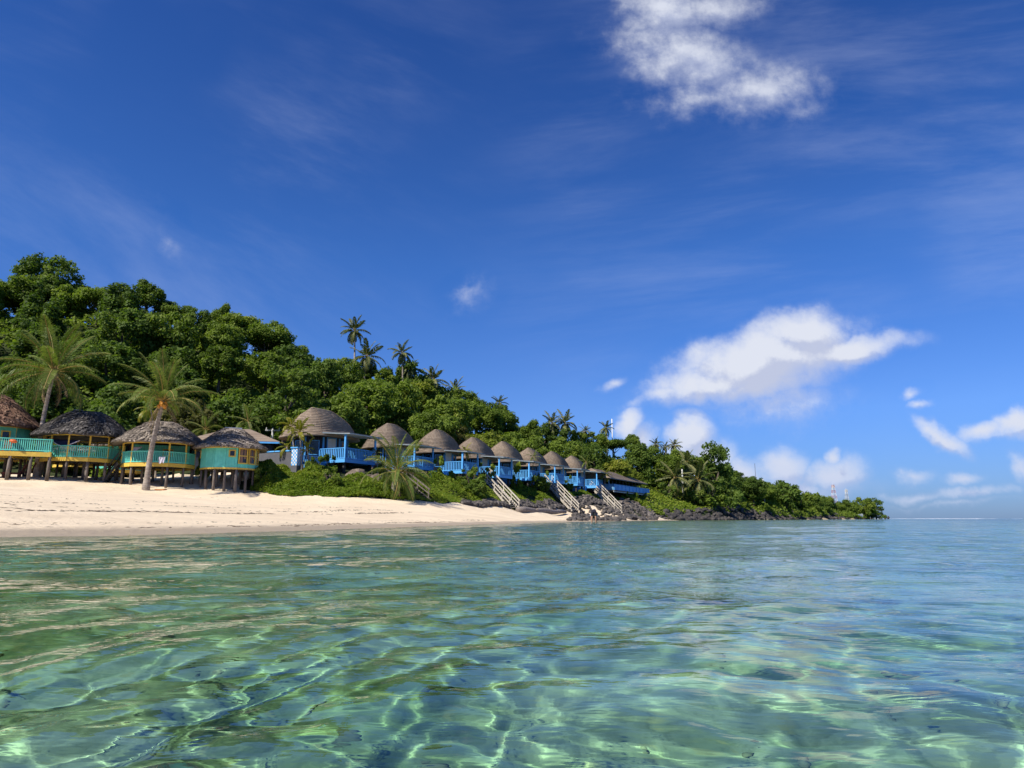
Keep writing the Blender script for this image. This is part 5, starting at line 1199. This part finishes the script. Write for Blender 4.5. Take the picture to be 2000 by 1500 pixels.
def lattice(label, px, ytop, ybase, Y, w, mats):
    t, b = at(px, ytop, Y), at(px, ybase, Y); h = t.z-b.z; root = empty('lattice_mast', b); tag(root, label, 'mast', 'lattice masts behind the headland')
    n = 9
    for part in range(n):
        m = MB(); z0, z1 = h*part/n, h*(part+1)/n; w0, w1 = w*(1-.72*part/n), w*(1-.72*(part+1)/n)
        c0 = [(sx*w0, sy*w0, z0) for sx, sy in ((-1, -1), (1, -1), (1, 1), (-1, 1))]; c1 = [(sx*w1, sy*w1, z1) for sx, sy in ((-1, -1), (1, -1), (1, 1), (-1, 1))]
        for i in range(4): m.bar(c0[i], c1[i], .14, .14).bar(c0[i], c1[(i+1) % 4], .07, .07).bar(c1[i], c0[(i+1) % 4], .07, .07).bar(c1[i], c1[(i+1) % 4], .07, .07)
        m.build('lattice_section', mats[part % 2], root)
    m = MB()
    for i in range(3): a = i*2.1; m.box((math.cos(a)*.8, math.sin(a)*.8, h*.93), (.5, .35, 2.0), a)
    m.build('antenna', M_WHITE, root); MB().tube([(0, 0, h), (0, 0, h*1.06)], .1, 6).build('tip', M_WHITE, root)
lattice('red and white lattice mast, the taller one behind the headland', 1631, 947, 995, 520, 2.2, (M_RED, M_WHITE))
lattice('pale grey lattice mast, the shorter one behind the headland', 1656, 956, 995, 520, 1.6, (M_CONC, M_WHITE))

# ------------------------------------------------------------------ things hung up and left about
M_CLOTH_DK = simple('dark_blue_cloth', (.018, .022, .07), (.012, .015, .045), 3, .9); M_CLOTH_W = simple('white_cloth', (.62, .60, .68), (.5, .48, .58), 3, .9); M_REDP = simple('red_plastic', (.55, .07, .04), (.42, .05, .03), 3, .45); M_ORANGE = simple('orange_plastic', (.75, .17, .05), (.6, .13, .04), 3, .5); M_MAROON = simple('maroon_wood', (.13, .035, .028), (.08, .022, .02), 4, .7)
def drape(name, label, cat, a, b, sag, h, mat, edge=None):
    a, b = Vector(a), Vector(b); n = 16; V, F = [], []; root = empty(name, a); tag(root, label, cat)
    for i in range(n+1):
        f = i/n; t = a.lerp(b, f)-a; k = math.sin(math.pi*f)
        for j in range(5): g = j/4; V.append((t.x, t.y+.05*math.sin(f*9+j)-.25*g*k, t.z-sag*k*.15-(h*k+.04)*g))
    for i in range(n):
        for j in range(4): F.append((i*5+j, (i+1)*5+j, (i+1)*5+j+1, i*5+j+1))
    me = bpy.data.meshes.new('cloth'); me.from_pydata(V, [], F); me.materials.append(mat); me.polygons.foreach_set('use_smooth', [True]*len(F)); o = link('cloth', me, root); md = o.modifiers.new('thick', 'SOLIDIFY'); md.thickness = .015
    if edge: MB().tube([Vector(V[i*5+4]) for i in range(n+1)], .035, 5).build('hem', edge, root)
drape('hung_cloth', 'dark blue cloth with a pale hem hung under the eave of the open hut', 'cloth', at(100, 857, 50.5), at(156, 859, 50.7), .3, .42, M_CLOTH_DK, M_CLOTH_W)
drape('hammock', 'pale hammock hanging between the yellow posts of the hut with the white cloth', 'hammock', at(258, 872, 51.8), at(278, 872, 51.9), .2, .3, M_CLOTH_W)
def towel():
    p = at(317, 893, 51.05); root = empty('white_towel', p); tag(root, 'white cloth drying on the railing right of the thick palm trunk', 'cloth'); V, F = [], []
    for i in range(9):
        for j in range(7): u, v = i/8-.5, j/6; V.append((u*.44*(1-.15*v), -.03-.03*math.sin(i*1.4+j*.5)-.02*v, .03-v*.46*(1+.12*math.sin(i*.9))))
    for i in range(8):
        for j in range(6): F.append((i*7+j, (i+1)*7+j, (i+1)*7+j+1, i*7+j+1))
    me = bpy.data.meshes.new('cloth'); me.from_pydata(V, [], F); me.materials.append(M_CLOTH_W); o = link('cloth', me, root); o.modifiers.new('thick', 'SOLIDIFY').thickness = .012
towel()
def red_chair():
    b = at(12, 887, 48.8); root = empty('red_chair', b, .5); tag(root, 'red plastic chair with slatted back on the porch of the leftmost hut', 'chair')
    MB().box((0, 0, .44), (.5, .48, .05)).build('seat', M_REDP, root)
    for x in (-.22, .22):
        for y in (-.2, .2): put('leg', box_mesh('leg', (.05, .05, .42), M_REDP), root, (x, y, 0))
        MB().bar((x, -.2, .64), (x, .22, .66), .05, .04).build('armrest', M_REDP, root); MB().bar((x, .22, .44), (x, .3, 1.0), .05, .05).build('back_post', M_REDP, root)
    for i in range(4): MB().box((0, .25+.018*i, .56+i*.12), (.4, .03, .07)).build('back_slat', M_REDP, root)
red_chair()
def orange_cushion():
    me = _sphere('buoy', 1.0, M_ORANGE, 3); o = link('orange_float', me); o.location = at(26, 861.5, 47.9); o.scale = (.26, .2, .13); o.rotation_euler = (0, .2, 0); tag(o, 'rounded orange float lying on the porch railing of the leftmost hut', 'float')
orange_cushion()
def lounger(label, px, Y, rz, mat, L=1.7):
    g = gz(px, Y); root = empty('lounge_chair', g, rz); tag(root, label, 'lounger')
    for i in range(7): MB().box((-L*.5+.16*i, 0, .36), (.13, .6, .035)).build('seat_slat', mat, root)
    for i in range(5): MB().bar((.12+.07*i+.18, -.3, .42+.12*i), (.12+.07*i+.18, .3, .42+.12*i), .035, .11).build('back_slat', mat, root)
    for y in (-.27, .27):
        MB().bar((-L*.5, y, .3), (.3, y, .3), .05, .07).build('side_rail', mat, root); MB().bar((.25, y, .3), (.62, y, 1.0), .05, .05).build('back_rail', mat, root)
        for x in (-L*.42, .2): MB().box((x, y, .13), (.06, .06, .3)).build('leg', mat, root)
lounger('maroon wooden lounger in the shade under the leftmost hut', 20, 50.2, .4, M_MAROON); lounger('second maroon lounger beneath the leftmost hut, nearer its outer post', 50, 51.5, -.3, M_MAROON)
def tray():
    g = gz(307, 50.6); root = empty('orange_board', g, .1); tag(root, 'flat orange brown board lying on the sand right of the thick palm trunk', 'board')
    MB().box((0, 0, .06), (.62, .3, .09)).build('deck', simple('orange_board', (.5, .22, .08), (.38, .15, .05), 3, .7), root); MB().box((.36, 0, .1), (.1, .28, .06)).build('nose', simple('orange_board_end', (.45, .2, .08), None, 3, .7), root)
tray()

# ------------------------------------------------------------------ person bending in the shallows
M_SKIN = simple('skin', (.42, .25, .17), (.36, .21, .14), 6, .6); M_SHORT = simple('dark_shorts', (.012, .013, .022), (.02, .02, .03), 6, .9); M_SHIRT = simple('white_shirt', (.75, .75, .76), (.66, .66, .68), 6, .9); M_HAIR = simple('dark_hair', (.02, .015, .012), (.03, .02, .015), 20, .8)
def skin_obj(name, verts, edges, radii, mat, parent, sub=2):
    me = bpy.data.meshes.new(name); me.from_pydata(verts, edges, []); o = link(name, me, parent); sk = o.modifiers.new('skin', 'SKIN'); sk.use_smooth_shade = True
    for i, r in enumerate(radii): me.skin_vertices[0].data[i].radius = (r, r*.92) if not isinstance(r, tuple) else r
    me.skin_vertices[0].data[0].use_root = True
    if sub: s = o.modifiers.new('sub', 'SUBSURF'); s.levels = s.render_levels = sub
    me.materials.append(mat); return o
def person():
    Y = 53; x = xat(1160, Y); z = float(height(np.array([x]), np.array([Y]))[0]); root = empty('person', (x, Y, z), -.12); root.scale = (1.1, 1.1, 1.08)
    tag(root, 'person in dark shorts and white shirt bending down in the shallow water', 'person')
    hz = .92
    V = [(0, 0, hz), (-.1, 0, hz-.04), (-.13, -.03, .5), (-.14, .02, .09), (-.15, -.16, .03), (.1, 0, hz-.04), (.13, -.03, .5), (.14, .02, .09), (.15, -.16, .03),
         (0, .16, hz+.06), (0, .36, hz-.02), (0, .5, hz-.16), (-.19, .5, hz-.17), (-.2, .55, hz-.44), (-.17, .52, hz-.7), (-.16, .54, hz-.8), (.19, .5, hz-.17), (.2, .55, hz-.44), (.17, .52, hz-.7), (.16, .54, hz-.8), (0, .58, hz-.25), (0, .66, hz-.36), (0, .7, hz-.46)]
    E = [(0, 1), (1, 2), (2, 3), (3, 4), (0, 5), (5, 6), (6, 7), (7, 8), (0, 9), (9, 10), (10, 11), (11, 12), (12, 13), (13, 14), (14, 15), (11, 16), (16, 17), (17, 18), (18, 19), (11, 20), (20, 21), (21, 22)]
    Rr = [.14, .11, .07, .045, .035, .11, .07, .045, .035, .13, .14, .11, .06, .045, .035, .03, .06, .045, .035, .03, .06, .10, .075]
    skin_obj('body', V, E, Rr, M_SKIN, root)
    skin_obj('shorts', [V[0], V[1], (-.125, -.02, .58), V[5], (.125, -.02, .58), (0, .1, hz+.04)], [(0, 1), (1, 2), (0, 3), (3, 4), (0, 5)], [.175, .135, .11, .135, .11, .16], M_SHORT, root)
    skin_obj('shirt', [(0, .1, hz+.05), (0, .24, hz+.05), (0, .38, hz-.02), (0, .5, hz-.15), (-.2, .5, hz-.16), (-.22, .53, hz-.34), (.2, .5, hz-.16), (.22, .53, hz-.34)], [(0, 1), (1, 2), (2, 3), (3, 4), (4, 5), (3, 6), (6, 7)], [.155, .165, .165, .125, .08, .07, .08, .07], M_SHIRT, root)
    h = _sphere('hair', .118, M_HAIR, 2); o = link('hair', h, root, (0, .67, hz-.36)); o.scale = (.95, 1, 1.05)
person()
# ------------------------------------------------------------------ far shore: pale boat, tip rocks, reef surf
def far_bits():
    p = at(1661, 1010.5, 290); root = empty('pale_boat', (p.x, p.y, max(hz1(p.x, p.y), 0)), .1); tag(root, 'small pale boat drawn up under the headland trees', 'boat'); V, F = [], []; n = 12; L = 5.5
    for i in range(n+1):
        u = i/n*2-1; w = 1.0*(1-abs(u)**2.4)+.03; sh = .25*u*u
        for (a, zz) in ((-w, 1.0+sh), (-w*.75, .45+sh*.5), (0, .1), (w*.75, .45+sh*.5), (w, 1.0+sh)): V.append((u*L, a, zz))
    for i in range(n):
        for j in range(4): F.append((i*5+j, (i+1)*5+j, (i+1)*5+j+1, i*5+j+1))
    me = bpy.data.meshes.new('hull'); me.from_pydata(V, [], F); me.materials.append(M_WHITE); o = link('hull', me, root); o.modifiers.new('t', 'SOLIDIFY').thickness = .1
    for x in (-2, 0, 2): MB().box((x, 0, .75), (.3, 1.5, .06)).build('thwart', M_POST, root)
    for i, (px, r, lab) in enumerate([(1729, 1.1, 'tall dark rock standing in the water off the headland tip'), (1735, .8, 'smaller dark rock farthest out off the headland tip')]):
        o = link('sea_rock', RK['black_shore_rock'][i]); o.location = (xat(px, 320), 320, .5); o.scale = (r*.8, r*.8, r*1.6); tag(o, lab, 'rock')
    m, k, out = new_mat('sea_foam'); b = k.new('ShaderNodeBsdfPrincipled', ins={'Base Color': (.85, .87, .88, 1), 'Roughness': .9}); k.l.new(b.outputs[0], out.inputs[0])
    rs = np.random.default_rng(4); V, F = [], []
    N_ = 700; X = np.linspace(480, 1300, N_); Yv = 950+60*np.sin(X*.004); amp = np.clip((fbm(X*.02, X*0, o=4)-.44)*5, 0, 1)*np.interp(X, [480, 720, 900], [.2, .4, 1])*.8; amp *= .6+.4*rs.random(N_)
    for x, y, a in zip(X, Yv, amp): V += [(x, y-3, .0), (x, y-1, a*.8), (x, y, a), (x, y+3, 0)]
    for i in range(N_-1):
        for j in range(3): F.append((i*4+j, (i+1)*4+j, (i+1)*4+j+1, i*4+j+1))
    me = bpy.data.meshes.new('reef_surf'); me.from_pydata(V, [], F); me.materials.append(m); o = link('reef_surf', me); o['kind'] = 'stuff'
far_bits()
